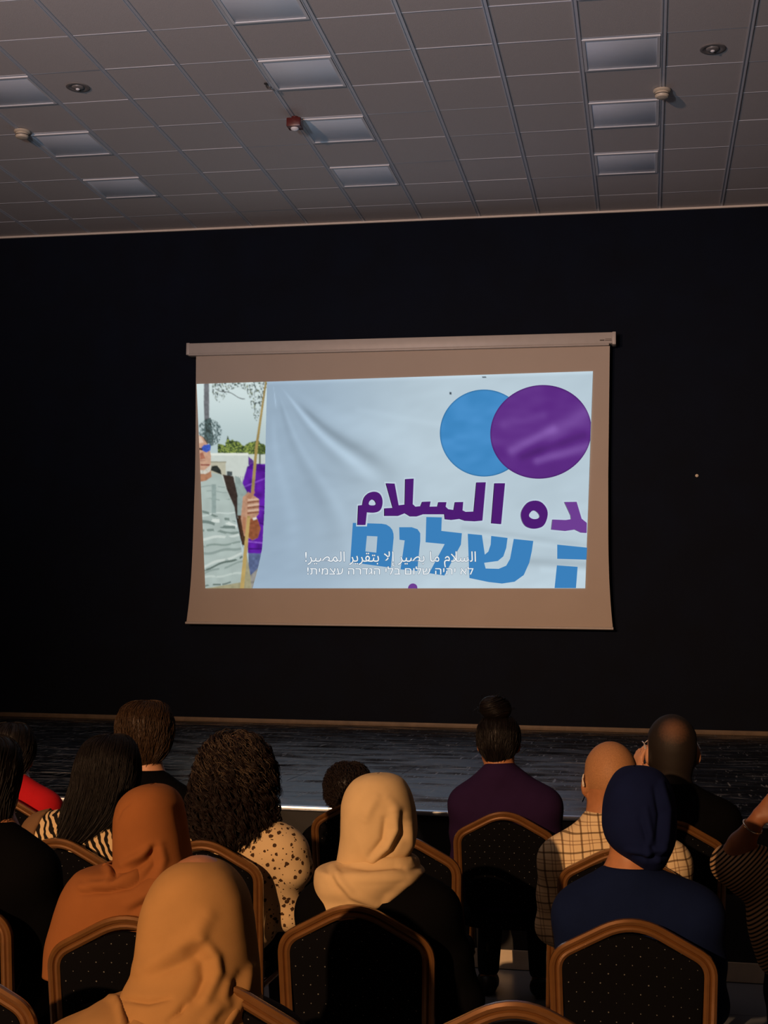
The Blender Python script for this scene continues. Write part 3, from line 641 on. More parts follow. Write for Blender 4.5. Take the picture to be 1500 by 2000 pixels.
def chair(key, px, py, label, group='black banquet chairs with bronze frames', rz=0.0, zt=.925):
    p_ = onZ(px, py, zt); Yc = p_[1]
    c = PROTO if not CH else copy_tree(PROTO)
    c.location = (p_[0]-math.sin(rz)*.30, Yc+.30*math.cos(rz), 0); c.rotation_euler = (0, 0, rz)
    tag(c, label, 'chair', group); CH[key] = (p_[0], Yc, Yc+.30); return c
chair('A', 1010, 1948, 'empty bronze-framed chair cut off at the bottom edge, lower right of centre')
chair('B', -112, 1868, 'bronze-framed chair whose right corner shows in the bottom left corner')
chair('C', 412, 1908, 'bronze-framed chair under the front woman in the tan headscarf')
chair('D', -118, 1724, 'bronze-framed chair whose right side shows at the left edge, behind the figure in black')
chair('E', 250, 1783, 'bronze-framed chair behind the woman in the burnt orange headscarf', rz=.06)
chair('F', 693, 1762, 'bronze-framed chair in front centre, behind the woman in the cream headscarf')
chair('G', 1235, 1789, 'bronze-framed chair at front right, behind the woman in navy')
chair('H', 112, 1633, 'bronze-framed chair behind the woman with long straight dark hair')
chair('I', 396, 1637, 'bronze-framed chair behind the woman with long curly hair')
chair('J', 785, 1628, 'empty bronze-framed chair half hidden to the right of the cream headscarf')
chair('K', 1210, 1652, 'bronze-framed chair behind the man in the checked shirt')
chair('L', 985, 1582, 'bronze-framed chair behind the woman in the purple top')
chair('M', 700, 1560, 'bronze-framed chair behind the person with short dark curls')
chair('N', 1312, 1598, 'bronze-framed chair in the far row behind the man in the black shirt')
chair('O', -2, 1549, 'bronze-framed chair at far left behind the person in red')
chair('P', 275, 1553, 'bronze-framed chair of the far row behind the man with brown hair')
chair('Q', 1668, 1690, 'bronze-framed chair out at the right edge beneath the person in stripes')

# ---------------------------------------------------------------- people: implicit surfaces turned into one continuous mesh
class Vol:
    """signed distance groups sampled on a grid"""
    def __init__(s, lo, hi, h):
        s.lo = np.array(lo, float); s.h = h; s.n = np.ceil((np.array(hi)-s.lo)/h).astype(int)+1; s.g = {}
        s.ax = [(s.lo[i]+h*np.arange(s.n[i])).astype(np.float32) for i in range(3)]
    def _sub(s, lo, hi):
        a = [max(0, int((lo[i]-s.lo[i])/s.h)) for i in range(3)]; b = [min(s.n[i], int((hi[i]-s.lo[i])/s.h)+2) for i in range(3)]
        if any(b[i] <= a[i] for i in range(3)): return None
        X = s.ax[0][a[0]:b[0]][:, None, None]; Y = s.ax[1][a[1]:b[1]][None, :, None]; Z = s.ax[2][a[2]:b[2]][None, None, :]
        return (slice(a[0], b[0]), slice(a[1], b[1]), slice(a[2], b[2])), X, Y, Z
    def grp(s, name):
        if name not in s.g: s.g[name] = np.full(tuple(s.n), .12, np.float32)
        return s.g[name]
    def put(s, name, sl_, d, k):
        G = s.grp(name); a = G[sl_]; hh = np.maximum(k-np.abs(a-d), 0); G[sl_] = np.minimum(a, d)-hh*hh/(4*k)
    def cap(s, name, a, b, ra, rb, k=.03):
        a = np.array(a, float); b = np.array(b, float); m_ = max(ra, rb)+.09
        q = s._sub(np.minimum(a, b)-m_, np.maximum(a, b)+m_)
        if q is None: return
        sl_, X, Y, Z = q; ab = b-a; L = max(1e-9, ab@ab)
        t = np.clip(((X-a[0])*ab[0]+(Y-a[1])*ab[1]+(Z-a[2])*ab[2])/L, 0, 1)
        d = np.sqrt((X-a[0]-t*ab[0])**2+(Y-a[1]-t*ab[1])**2+(Z-a[2]-t*ab[2])**2)-(ra+(rb-ra)*t)
        s.put(name, sl_, d.astype(np.float32), k)
    def chain(s, name, pts, rad, k=.03):
        for i in range(len(pts)-1): s.cap(name, pts[i], pts[i+1], rad[i], rad[i+1], k)
    def ell(s, name, c, r, k=.03, yaw=0.0, piv=None, tilt=0.0):
        c = np.array(c, float); r = np.array(r, float); m_ = max(r)+.09; q = s._sub(c-m_, c+m_)
        if q is None: return
        sl_, X, Y, Z = q; cy, sy = math.cos(yaw), math.sin(yaw); dx, dy, dz = X-c[0], Y-c[1], Z-c[2]
        u, v = cy*dx+sy*dy, -sy*dx+cy*dy
        if tilt: ct, st_ = math.cos(tilt), math.sin(tilt); u, dz = ct*u+st_*dz, -st_*u+ct*dz
        k0 = np.sqrt((u/r[0])**2+(v/r[1])**2+(dz/r[2])**2); k1 = np.sqrt((u/r[0]**2)**2+(v/r[1]**2)**2+(dz/r[2]**2)**2)+1e-9
        s.put(name, sl_, (k0*(k0-1)/k1).astype(np.float32), k)
    def smin(s, names, k=.03):
        D = s.g[names[0]].copy()
        for n in names[1:]: a = s.g[n]; hh = np.maximum(k-np.abs(a-D), 0); D = np.minimum(a, D)-hh*hh/(4*k)
        return D
    def grid(s): return s.ax[0][:, None, None], s.ax[1][None, :, None], s.ax[2][None, None, :]
def surface(vol, D):
    """naive surface nets"""
    D = D.copy(); D[0] = D[-1] = .1; D[:, 0] = D[:, -1] = .1; D[:, :, 0] = D[:, :, -1] = .1
    S = D < 0; nx, ny, nz = D.shape; cnt = np.zeros((nx-1, ny-1, nz-1), np.int8)
    for dx in (0, 1):
        for dy in (0, 1):
            for dz in (0, 1): cnt += S[dx:nx-1+dx, dy:ny-1+dy, dz:nz-1+dz]
    I = np.argwhere((cnt > 0) & (cnt < 8)); idx = np.full(cnt.shape, -1, np.int32); idx[tuple(I.T)] = np.arange(len(I))
    cor = [(a, b, c) for a in (0, 1) for b in (0, 1) for c in (0, 1)]; val = {c: D[I[:, 0]+c[0], I[:, 1]+c[1], I[:, 2]+c[2]] for c in cor}
    acc = np.zeros((len(I), 3)); num = np.zeros(len(I))
    for a in cor:
        for ax in range(3):
            if a[ax]: continue
            b = list(a); b[ax] = 1; va, vb = val[a], val[tuple(b)]; m_ = (va < 0) != (vb < 0); t = np.where(m_, va/(va-vb+1e-12), 0)
            p_ = np.tile(np.array(a, float), (len(I), 1)); p_[:, ax] = t; acc += p_*m_[:, None]; num += m_
    P_ = (I+acc/num[:, None])*vol.h+vol.lo; F = []
    for ax in range(3):
        s0 = [slice(None)]*3; s1 = [slice(None)]*3; s0[ax] = slice(0, -1); s1[ax] = slice(1, None)
        A, B = S[tuple(s0)], S[tuple(s1)]; E = np.argwhere(A != B); fl = A[tuple(E.T)]
        u, v = [q for q in range(3) if q != ax]
        ok = (E[:, u] > 0) & (E[:, v] > 0) & (E[:, u] < D.shape[u]-1) & (E[:, v] < D.shape[v]-1); E = E[ok]; fl = fl[ok]
        def cell(du, dv): q = E.copy(); q[:, u] += du; q[:, v] += dv; return idx[tuple(q.T)]
        Q = np.stack([cell(-1, -1), cell(0, -1), cell(0, 0), cell(-1, 0)], 1)
        if ax == 1: fl = ~fl
        Q[~fl] = Q[~fl][:, ::-1]; F.append(Q)
    return P_, np.concatenate(F)
def sdf_part(name, vol, D, m, root, origin):
    P_, F = surface(vol, D)
    if len(F) == 0: return None
    for it in range(2):                                # light smoothing along the quads
        S_ = np.zeros_like(P_); n_ = np.zeros(len(P_))
        for a in range(4):
            for b in (1, 3): np.add.at(S_, F[:, a], P_[F[:, (a+b) % 4]]); np.add.at(n_, F[:, a], 1)
        P_ = P_*.5+.5*S_/n_[:, None]
    return link(name, new_mesh(name, P_-np.array(origin), F), m, root)
def unit(v): v = np.array(v, float); return v/np.linalg.norm(v)
def hand(vol, wrist, d, nrm, side, curl=.5, name='hand', sc=1.0):
    """palm, four unequal bent fingers and a thumb; d = towards the fingertips, nrm = back of the hand, side = thumb side"""
    d = unit(d); nrm = unit(np.array(nrm)-d*(np.array(nrm)@d)); sd = np.cross(d, nrm)*side; w_ = np.array(wrist, float)
    L = .09*sc
    for t in (-.026, -.009, .009, .026): vol.cap(name, w_+d*.01+sd*t*.6, w_+d*L+sd*t*1.15*sc, .015*sc, .0125*sc, .012)
    for i, (t, ln) in enumerate(((.033, .072), (.011, .080), (-.011, .075), (-.033, .058))):
        p0 = w_+d*(L-.004)+sd*t*sc; a = 0.0; pts = [p0]
        for s_, fr_ in enumerate((.45, .32, .23)):
            a += curl*(.55, .8, .6)[s_]; pts.append(pts[-1]+(d*math.cos(a)-nrm*math.sin(a))*ln*fr_*sc)
        vol.chain(name, pts, [.0098*sc, .0090*sc, .0082*sc, .0070*sc], .004)
    p0 = w_+d*.025*sc+sd*.026*sc; p1 = p0+(d*.55+sd*.75-nrm*.25)*.042*sc; p2 = p1+(d*.85+sd*.30-nrm*.3)*.032*sc; p3 = p2+(d*.9-nrm*.35)*.024*sc
    vol.chain(name, [p0, p1, p2, p3], [.0145*sc, .0118*sc, .0102*sc, .0080*sc], .008)

def skin_mat(name, h, rough=.5):
    m = mat(name, lin(h), rough, noise=.10, nscale=45, bump=.12, bscale=300, spec=.4); b = m.node_tree.nodes['Principled BSDF']
    b.inputs['Subsurface Weight'].default_value = .06; b.inputs['Subsurface Radius'].default_value = (.02, .008, .004); return m
def cloth_mat(name, h, **k):
    k.setdefault('noise', .08); k.setdefault('nscale', 18); k.setdefault('bump', .22); k.setdefault('bscale', 900); k.setdefault('rough', .92); k.setdefault('spec', .12)
    return mat(name, lin(h) if isinstance(h, str) else h, **k)
M_sk = {'fair': skin_mat('fair_skin', '#c99472'), 'tan': skin_mat('tanned_skin', '#b57c55'), 'brown': skin_mat('brown_skin', '#8d5a3c')}
M_eye = mat('eye_white', (.75, .72, .68), .2, noise=.02, nscale=30); M_iris = mat('dark_iris', (.03, .02, .012), .15, noise=.05, nscale=60)
M_black = cloth_mat('black_cotton', (0.0028, 0.0028, 0.0034), spec=.04); M_jean = cloth_mat('dark_trousers', (0.012, 0.013, 0.018)); M_shoe = mat('black_shoe', (0.012, 0.011, 0.01), .45, noise=.1, nscale=30)
HEAD_YAW = .22
def person(label, key, head, hw, neck, sl_, sr_, top, skin='tan', trousers=None, hands=True, yaw=HEAD_YAW, dy=.0, arms=None, res=.010, collar=.012, short=False, thick=1.0, el=(.03, .03), group=None, top_name='shirt', ext=None, face=True, hem=.47, lean=0.0, top_fn=None, dys=None):
    """seated figure facing the stage; head, neck and shoulders are placed at their measured spots, the rest follows human proportions"""
    cx, Yc, cyy = CH[key]; root_xyz = np.array([cx, cyy, 0.0]); Yh = Yc+.19+dy; Ys = Yc+.165+(dy*.6 if dys is None else dys)
    H = V(*head, Yh); c_ = (H-EYE)@CF; s = hw*c_/FPX/.0775
    N_ = V(*neck, Ys-.01); SL = V(*sl_, Ys); SR = V(*sr_, Ys)
    pel = np.array([cx*.6+N_[0]*.4, cyy-.09, .575])
    lo = np.minimum(np.minimum(SL, SR), pel)-np.array([.24, .28, 0]); hi = np.maximum(np.maximum(SL, SR), pel)+np.array([.24, .75, 0]); lo[2] = -.03; hi[2] = H[2]+.16*s
    if arms:
        for A in arms.values():
            for p_ in A['pts']: lo = np.minimum(lo, np.array(p_)-.2); hi = np.maximum(hi, np.array(p_)+.2)
    lo[2] = -.03; hi[2] = max(hi[2], H[2]+.15)
    v = Vol(lo, hi, res); cyw, syw = math.cos(yaw), math.sin(yaw)
    def hp(x, y, z): return H+np.array([cyw*x-syw*y, syw*x+cyw*y, z])*s
    # head
    v.ell('head', hp(0, 0, 0), np.array([.0775, .094, .095])*s, yaw=yaw); v.ell('head', hp(0, .045, -.045), np.array([.062, .058, .08])*s, yaw=yaw)
    v.ell('head', hp(0, .040, -.092), np.array([.056, .055, .042])*s, .04, yaw=yaw); v.ell('head', hp(0, .082, -.118), np.array([.024, .020, .020])*s, .03, yaw=yaw)
    v.cap('head', hp(0, .094, -.018), hp(0, .118, -.052), .0085*s, .015*s, .015)
    for q in (-1, 1):
        v.ell('head', hp(q*.079, -.002, -.035), np.array([.010, .021, .032])*s, .012, yaw=yaw+q*.35); v.ell('head', hp(q*.013, .107, -.054), np.array([.009, .010, .008])*s, .008, yaw=yaw)
        v.ell('head', hp(q*.032, .092, .006), np.array([.026, .010, .008])*s, .012, yaw=yaw)
    v.cap('head', hp(-.019, .100, -.080), hp(.019, .100, -.080), .0075*s, .0075*s, .004); v.cap('head', hp(-.015, .099, -.096), hp(.015, .099, -.096), .008*s, .008*s, .004)
    G = v.g['head']
    for q in (-1, 1):                                   # eye sockets
        e = hp(q*.032, .104, -.012); qd = v._sub(e-.05, e+.05); sl3, X, Y, Z = qd; d = np.sqrt((X-e[0])**2+(Y-e[1])**2+(Z-e[2])**2)-.014*s; G[sl3] = np.maximum(G[sl3], -d)
    v.cap('neck', hp(0, -.02, -.06), N_+np.array([0, .02, -.02]), .054*s*thick**.5, .062*thick, .03)
    # torso
    ax = unit(SR-SL); W = np.linalg.norm(SR-SL)/2; mid = (SL+SR)/2; r_s = .056*thick
    jl = SL+ax*r_s*1.0-np.array([0, 0, r_s*.95]); jr = SR-ax*r_s*1.0-np.array([0, 0, r_s*.95]); top_b = (jl+jr)/2
    v.cap('torso', jl+ax*.03, jr-ax*.03, .070*thick, .070*thick, .05)
    for j in (jl, jr): v.cap('torso', N_+(j-N_)*.12-np.array([0, 0, .02]), j+np.array([0, 0, .006]), .056*thick, .052*thick, .05)
    spine = lambda t: top_b*(1-t)+pel*t+np.array([0, .030*math.sin(t*3.1), 0])
    for t, a, b, c in ((.20, .93, .112, .14), (.45, .86, .115, .15), (.72, .80, .112, .14), (1.0, .92, .135, .12)): v.ell('torso', spine(t), (W*a*.93 if t < 1 else max(.175, W*.86), b*thick, c), .06)
    v.ell('pelvis', pel, (max(.17, W*.85), .135, .115), .05)
    # arms
    for q, j in ((-1, jl), (1, jr)):
        A = (arms or {}).get(q)
        if A: E_, Wr = np.array(A['pts'][0]), np.array(A['pts'][1]); hd, hn, cu = A['dir'], A['nrm'], A.get('curl', .5); hs = A.get('side', -q)
        else:
            E_ = j+np.array([q*el[0 if q < 0 else 1], .075, -.25]); Wr = pel+np.array([q*.085, .30, .085]); hd, hn, cu, hs = (-q*.35, .9, -.15), (0, .15, 1), .45, -q
        v.chain('upper_arm', [j, j*.5+E_*.5, E_], [.054*thick, .049*thick, .041*thick], .03); v.chain('fore_arm', [E_, E_*.6+Wr*.4, Wr], [.041*thick, .040*thick, .027], .03)
        hand(v, Wr, hd, hn, hs, cu, sc=.98)
    # legs
    for q in (-1, 1):
        h_ = pel+np.array([q*.085, .03, -.03]); k_ = np.array([pel[0]+q*.115, pel[1]+.45, .535]); an = np.array([pel[0]+q*.12, pel[1]+.44, .085])
        v.chain('leg', [h_, h_*.5+k_*.5, k_], [.086, .076, .058], .03); v.chain('leg', [k_, k_*.6+an*.4, an], [.057, .054, .036], .03)
        v.chain('foot', [an+np.array([0, -.02, -.035]), an+np.array([q*.01, .08, -.045]), an+np.array([q*.02, .17, -.058])], [.038, .036, .026], .03)
    if ext: ext(v, dict(H=H, N=N_, jl=jl, jr=jr, pel=pel, s=s, hp=hp, W=W))
    root = empty('person', root_xyz.tolist(), label, 'person', group)
    body = v.smin(['torso', 'pelvis', 'neck', 'upper_arm', 'fore_arm', 'leg', 'foot'], .03); body = np.minimum(body, v.g['hand']); a = v.g['head']; hh = np.maximum(.03-np.abs(a-body), 0); body = np.minimum(a, body)-hh*hh/.12
    hb = np.maximum(.012-np.abs(v.g['hand']-v.g['fore_arm']), 0); body = np.minimum(body, np.minimum(v.g['hand'], v.g['fore_arm'])-hb*hb/.048)
    v.g['body'] = body
    sdf_part('body', v, body, M_sk[skin], root, root_xyz)
    X, Y, Z = v.grid()
    T = v.smin(['torso', 'upper_arm'] if short else ['torso', 'upper_arm', 'fore_arm'], .035)-.013
    nk = np.sqrt((X-N_[0])**2+(Y-N_[1]-.02)**2)
    T = np.maximum(T, Z-(N_[2]+collar-.12*np.clip((Y-N_[1])/.12, 0, 1)*(nk < .12)))
    T = np.maximum(T, hem-Z)
    if top_fn: T = top_fn(v, T, X, Y, Z, dict(H=H, N=N_, jl=jl, jr=jr, pel=pel, s=s))
    g_ = sdf_part(top_name, v, T, top, root, root_xyz)
    Lg = np.maximum(v.smin(['pelvis', 'leg'], .03)-.012, Z-.70); Lg = np.maximum(Lg, .09-Z); sdf_part('trousers', v, Lg, trousers or M_jean, root, root_xyz)
    for q in (-1, 1):
        sh = np.maximum(v.g['foot']-.010, Z-.10); sh = np.maximum(sh, (X-pel[0])*-q); sh = np.maximum(sh, -.012-Z); sh = np.maximum(sh, .004-Z)
        sdf_part('shoe', v, sh, M_shoe, root, root_xyz)
    if face:
        for q in (-1, 1):
            e = hp(q*.032, .086, -.012)-root_xyz
            bm = bmesh.new(); bmesh.ops.create_uvsphere(bm, u_segments=12, v_segments=8, radius=.0125*s); me = bpy.data.meshes.new('eye'); bm.to_mesh(me); bm.free(); eo = link('eye', me, M_eye, root, e.tolist())
            bm = bmesh.new(); bmesh.ops.create_uvsphere(bm, u_segments=10, v_segments=6, radius=.0068*s); me = bpy.data.meshes.new('iris'); bm.to_mesh(me); bm.free(); link('iris', me, M_iris, eo, (-syw*.0085*s, cyw*.0085*s, 0))
    return root, root_xyz, dict(H=H, N=N_, jl=jl, jr=jr, pel=pel, s=s, hp=hp, Yh=Yh, Yc=Yc, v=v, yaw=yaw)

# ---- lofted cloth and hair: back outline measured row by row, depth given front and back
def hermite(t, T, Y_):
    T = np.asarray(T, float); Y_ = np.asarray(Y_, float); m_ = np.gradient(Y_, T); i = np.clip(np.searchsorted(T, t)-1, 0, len(T)-2)
    h = T[i+1]-T[i]; u = (t-T[i])/h; return (2*u**3-3*u**2+1)*Y_[i]+(u**3-2*u**2+u)*h*m_[i]+(-2*u**3+3*u**2)*Y_[i+1]+(u**3-u**2)*h*m_[i+1]
def loft_grid(rows, Y, nv=90, nth=128, e=.92, top_round=True):
    """rows: (py, x left, x right, depth back, depth front, half opening in front in degrees[, y shift])"""
    R = np.array([list(r)+[0]*(7-len(r)) for r in rows], float); par = np.concatenate([[0], np.cumsum(np.hypot(np.diff(R[:, 0]), .5*np.diff(R[:, 2]-R[:, 1]))+1)])
    t = np.linspace(0, par[-1], nv); C = [hermite(t, par, R[:, k]) for k in range(7)]
    L = onY(C[1], C[0], Y); Rr = onY(np.maximum(C[2], C[1]+.01), C[0], Y); op = np.radians(np.clip(C[5], 0, 150))
    u = np.linspace(-1, 1, nth)[None, :]; th = u*(np.pi-op[:, None])
    sx, cy = np.sin(th), np.cos(th); sx = np.sign(sx)*np.abs(sx)**e; cyy = np.sign(cy)*np.abs(cy)**e
    cx = (L+Rr)/2; a = (Rr-L)/2
    P_ = np.zeros((nv, nth, 3)); P_[..., 0] = cx[:, None, 0]+a[:, None, 0]*sx; P_[..., 2] = cx[:, None, 2]+a[:, None, 2]*sx
    P_[..., 1] = Y+C[6][:, None]-np.where(cy > 0, C[3][:, None]*cyy, C[4][:, None]*cyy)
    return P_
def normals(P_):
    du = np.gradient(P_, axis=1); dv = np.gradient(P_, axis=0); n = np.cross(du, dv); return n/(np.linalg.norm(n, axis=-1, keepdims=True)+1e-9)
def fold(P_, folds, Y, sides=True):
    """raise or sink the surface along measured fold lines: (points, height, width in px)"""
    n = normals(P_); n = np.where(((P_-P_.mean((0, 1)))*n).sum(-1, keepdims=True).mean() < 0, -n, n); D = np.zeros(P_.shape[:2])
    rel = P_-EYE; c_ = rel@CF; px = 750+FPX*(rel@CR)/c_; py = 1000-FPX*(rel@CU)/c_; back = np.clip((n[..., 1]*-1+.35)/.5, 0, 1)
    for pl, amp, wd in folds:
        d = np.full(px.shape, 1e9); tt0 = np.zeros(px.shape); n_ = len(pl)-1
        for i in range(n_):
            (xa, ya), (xb, yb) = pl[i], pl[i+1]; L2 = (xb-xa)**2+(yb-ya)**2; t = np.clip(((px-xa)*(xb-xa)+(py-ya)*(yb-ya))/L2, 0, 1)
            q = np.hypot(px-xa-t*(xb-xa), py-ya-t*(yb-ya)); tt0 = np.where(q < d, (i+t)/n_, tt0); d = np.minimum(d, q)
        D += amp*np.exp(-(d/wd)**2)*(.35+.65*np.sin(np.pi*np.clip(tt0, .04, .96))**.6)*back
    return P_+n*D[..., None]
def grid_mesh(P_, closed_u=False, cap_top=True, thick=0.0):
    nv, nth = P_.shape[:2]; V_ = P_.reshape(-1, 3); idx = np.arange(nv*nth).reshape(nv, nth)
    F = np.stack([idx[:-1, :-1], idx[1:, :-1], idx[1:, 1:], idx[:-1, 1:]], -1).reshape(-1, 4)
    return V_, F
def cloth(name, grids, m, root, origin, thick=.004):
    V_ = []; F = []; k = 0
    for g in grids: a, b = grid_mesh(g); V_.append(a); F.append(b+k); k += len(a)
    me = new_mesh(name, np.concatenate(V_)-np.array(origin), np.concatenate(F)); o = link(name, me, m, root)
    md = o.modifiers.new('thickness', 'SOLIDIFY'); md.thickness = thick; md.offset = 0; return o
def strands(name, lines, rad, m, root, origin, taper=.35):
    """lines (n, k, 3) -> three-sided hair tubes in one mesh"""
    L = np.asarray(lines); n, k = L.shape[:2]; t = np.gradient(L, axis=1); t /= np.linalg.norm(t, axis=-1, keepdims=True)+1e-9
    ref = np.array([.3, .9, .25]); a = np.cross(t, ref); a /= np.linalg.norm(a, axis=-1, keepdims=True)+1e-9; b = np.cross(t, a)
    r = rad*np.interp(np.linspace(0, 1, k), [0, .7, 1], [1, .9, taper])[None, :, None]
    ring = np.stack([L+r*(math.cos(q)*a+math.sin(q)*b) for q in (0, 2.094, 4.189)], 2); V_ = ring.reshape(-1, 3)
    i = np.arange(n)[:, None, None]*k*3+np.arange(k-1)[None, :, None]*3; j = np.arange(3)[None, None, :]; j2 = (j+1) % 3
    F = np.stack([i+j, i+j2, i+3+j2, i+3+j], -1).reshape(-1, 4)
    o = link(name, new_mesh(name, V_-np.array(origin), F), m, root); o['kind'] = 'stuff'; return o
def samp(G, v, u):
    nv, nth = G.shape[:2]; fv = np.clip(v, 0, 1)*(nv-1.001); fu = np.clip(u, 0, 1)*(nth-1.001); i = fv.astype(int); j = fu.astype(int); a = (fv-i)[..., None]; b = (fu-j)[..., None]
    return (G[i, j]*(1-b)+G[i, j+1]*b)*(1-a)+(G[i+1, j]*(1-b)+G[i+1, j+1]*b)*a
def curls(G, n, v0, v1, length, amp, turns, seed, out=(.002, .016), k=22, spread=.0):
    r = np.random.default_rng(seed); Nn = normals(G); c = G.mean((0, 1))
    if ((G-c)*Nn).sum() < 0: Nn = -Nn
    vs = r.uniform(v0, v1, n)[:, None]; us = r.uniform(.02, .98, n)[:, None]; s = np.linspace(0, 1, k)[None, :]; ln = r.uniform(.6, 1, n)[:, None]*length
    vv = vs+ln*s; uu = us+r.normal(0, .03, n)[:, None]*s*(1+spread); P_ = samp(G, vv, uu); N_ = samp(Nn, vv, uu); T_ = np.gradient(P_, axis=1); T_ /= np.linalg.norm(T_, axis=-1, keepdims=True)+1e-9; B_ = np.cross(N_, T_)
    ph = r.uniform(0, 6.28, n)[:, None]+turns*r.uniform(.7, 1.3, n)[:, None]*6.28*s; A = amp*r.uniform(.5, 1.3, n)[:, None]*np.minimum(1, s*5+.25)
    o = r.uniform(*out, n)[:, None]
    return P_+N_*(o+A*np.cos(ph))[..., None]+B_*(A*np.sin(ph))[..., None]
def straight(G, n, v0, v1, length, seed, out=(.0005, .006), k=16, wave=.004):
    r = np.random.default_rng(seed); Nn = normals(G); c = G.mean((0, 1))
    if ((G-c)*Nn).sum() < 0: Nn = -Nn
    vs = r.uniform(v0, v1, n)[:, None]; us = r.uniform(.01, .99, n)[:, None]; s = np.linspace(0, 1, k)[None, :]; ln = r.uniform(.6, 1, n)[:, None]*length
    vv = np.minimum(vs+ln*s, .995); uu = us+r.normal(0, .012, n)[:, None]*s+.006*np.sin(6*s+r.uniform(0, 6, n)[:, None])
    return samp(G, vv, uu)+samp(Nn, vv, uu)*(r.uniform(*out, n)[:, None]+wave*np.sin(5*s+r.uniform(0, 6, n)[:, None])*s)[..., None]
def hair_mat(name, h, rough=.42):
    m = mat(name, lin(h), rough, noise=.35, nscale=140, spec=.28); return m
M_hblack = hair_mat('black_hair', '#100b0a', .48); M_hbrown = hair_mat('dark_brown_hair', '#1f1511', .5); M_hmid = hair_mat('brown_hair', '#3a2918', .42); M_hgrey = hair_mat('brown_hair_with_grey', '#4b3f33', .5)
M_stub = mat('short_dark_stubble', lin('#2a1c15'), .75, noise=.3, nscale=300); 

# ---------------------------------------------------------------- the audience
# woman at the front in a tan headscarf
M_tan = cloth_mat('tan_scarf_cloth', '#b08654', noise=.05); M_orange = cloth_mat('burnt_orange_scarf_cloth', '#935c33', noise=.05); M_cream = cloth_mat('cream_scarf_cloth', '#d8bb8e', noise=.05, bump=.25)
M_dkcoat = cloth_mat('dark_brown_coat', (0.02, 0.014, 0.010))
root, O, K = person('woman in a plain tan headscarf, largest figure, at the front bottom of the photo', 'C', (388, 1775), 84, (385, 1950), (170, 1990), (590, 2005), M_dkcoat, skin='tan', res=.010, top_name='coat', dy=-.10, dys=.0)
Y = K['Yh']
g = loft_grid([(1678, 388, 392, .02, .02, 0), (1683, 358, 420, .06, .055, 0), (1696, 331, 443, .088, .085, 10), (1715, 312, 462, .108, .10, 45), (1745, 295, 479, .122, .11, 55), (1785, 282, 489, .130, .115, 55), (1830, 276, 495, .132, .115, 52), (1868, 272, 500, .140, .11, 40), (1893, 268, 503, .150, .105, 15), (1918, 256, 504, .168, .11, 0), (1942, 246, 504, .185, .12, 0), (1970, 238, 506, .20, .13, 0), (2010, 226, 508, .215, .14, 0), (2060, 215, 512, .22, .15, 0)], Y, 130, 200)
g = fold(g, [([(275, 1895), (330, 1862), (385, 1825), (405, 1790)], .010, 16), ([(300, 1905), (360, 1880), (400, 1850)], -.007, 11), ([(395, 1835), (420, 1870), (424, 1900), (402, 1950)], .013, 11), ([(372, 1860), (395, 1880), (398, 1915), (375, 1950)], -.010, 14), ([(447, 1925), (440, 1960), (405, 1995)], .011, 11), ([(470, 1900), (450, 1940), (425, 1985)], -.008, 10), ([(490, 1890), (480, 1935), (455, 1990)], .009, 8), ([(245, 1953), (290, 1958), (330, 1950)], -.010, 6), ([(355, 1975), (385, 1945), (400, 1915)], -.007, 10), ([(430, 1700), (460, 1760), (470, 1850)], .004, 22), ([(330, 1993), (352, 1975), (360, 1962)], -.010, 6)], Y)
g2 = loft_grid([(1936, 258, 470, .10, .09, 0), (1944, 222, 500, .14, .11, 0), (1953, 200, 505, .165, .12, 0), (1966, 178, 506, .185, .14, 0), (1982, 142, 508, .195, .16, 0), (1993, 118, 509, .20, .17, 0), (2006, 104, 510, .205, .18, 0), (2040, 92, 512, .21, .19, 0), (2100, 88, 514, .21, .19, 0)], Y, 60, 200, e=.8)
g2[..., 1] -= np.clip(np.linspace(-.1, 3, 60), 0, 1)[:, None]*.04*sm(-g2[..., 0], -V(420, 1980, Y)[0], -V(300, 1980, Y)[0])
g2 = fold(g2, [([(216, 1950), (228, 1957), (236, 1975), (243, 2005)], .016, 7), ([(246, 1962), (250, 1985), (250, 2010)], -.014, 7), ([(310, 2010), (345, 1985), (370, 1970)], -.012, 6), ([(440, 2005), (462, 1970), (475, 1950)], .012, 8), ([(495, 2005), (500, 1975), (505, 1955)], .010, 9)], Y)
cloth('headscarf', [g, g2], M_tan, root, O)
# woman in the burnt orange headscarf
root, O, K = person('woman in a burnt orange headscarf draped over her left shoulder', 'E', (297, 1605), 56, (285, 1705), (135, 1745), (420, 1755), M_dkcoat, skin='tan', top_name='coat')
Y = K['Yh']
g = loft_grid([(1532, 297, 301, .02, .02, 0), (1536, 274, 322, .055, .05, 0), (1545, 256, 337, .080, .075, 15), (1562, 240, 349, .100, .095, 45), (1590, 231, 356, .112, .105, 55), (1625, 229, 362, .116, .105, 55), (1655, 229, 367, .118, .105, 45), (1678, 229, 372, .120, .10, 20), (1695, 226, 378, .125, .11, 0), (1712, 222, 384, .130, .12, 0), (1740, 205, 392, .135, .13, 0)], Y, 110, 170)
g = fold(g, [([(240, 1688), (275, 1670), (298, 1652)], .012, 8), ([(262, 1698), (288, 1680), (300, 1655)], -.012, 7), ([(312, 1650), (318, 1680), (310, 1710)], .008, 9), ([(300, 1655), (302, 1690), (280, 1720)], -.009, 8), ([(255, 1568), (238, 1582), (231, 1600)], -.004, 3), ([(345, 1580), (358, 1630), (362, 1680)], -.005, 8)], Y)
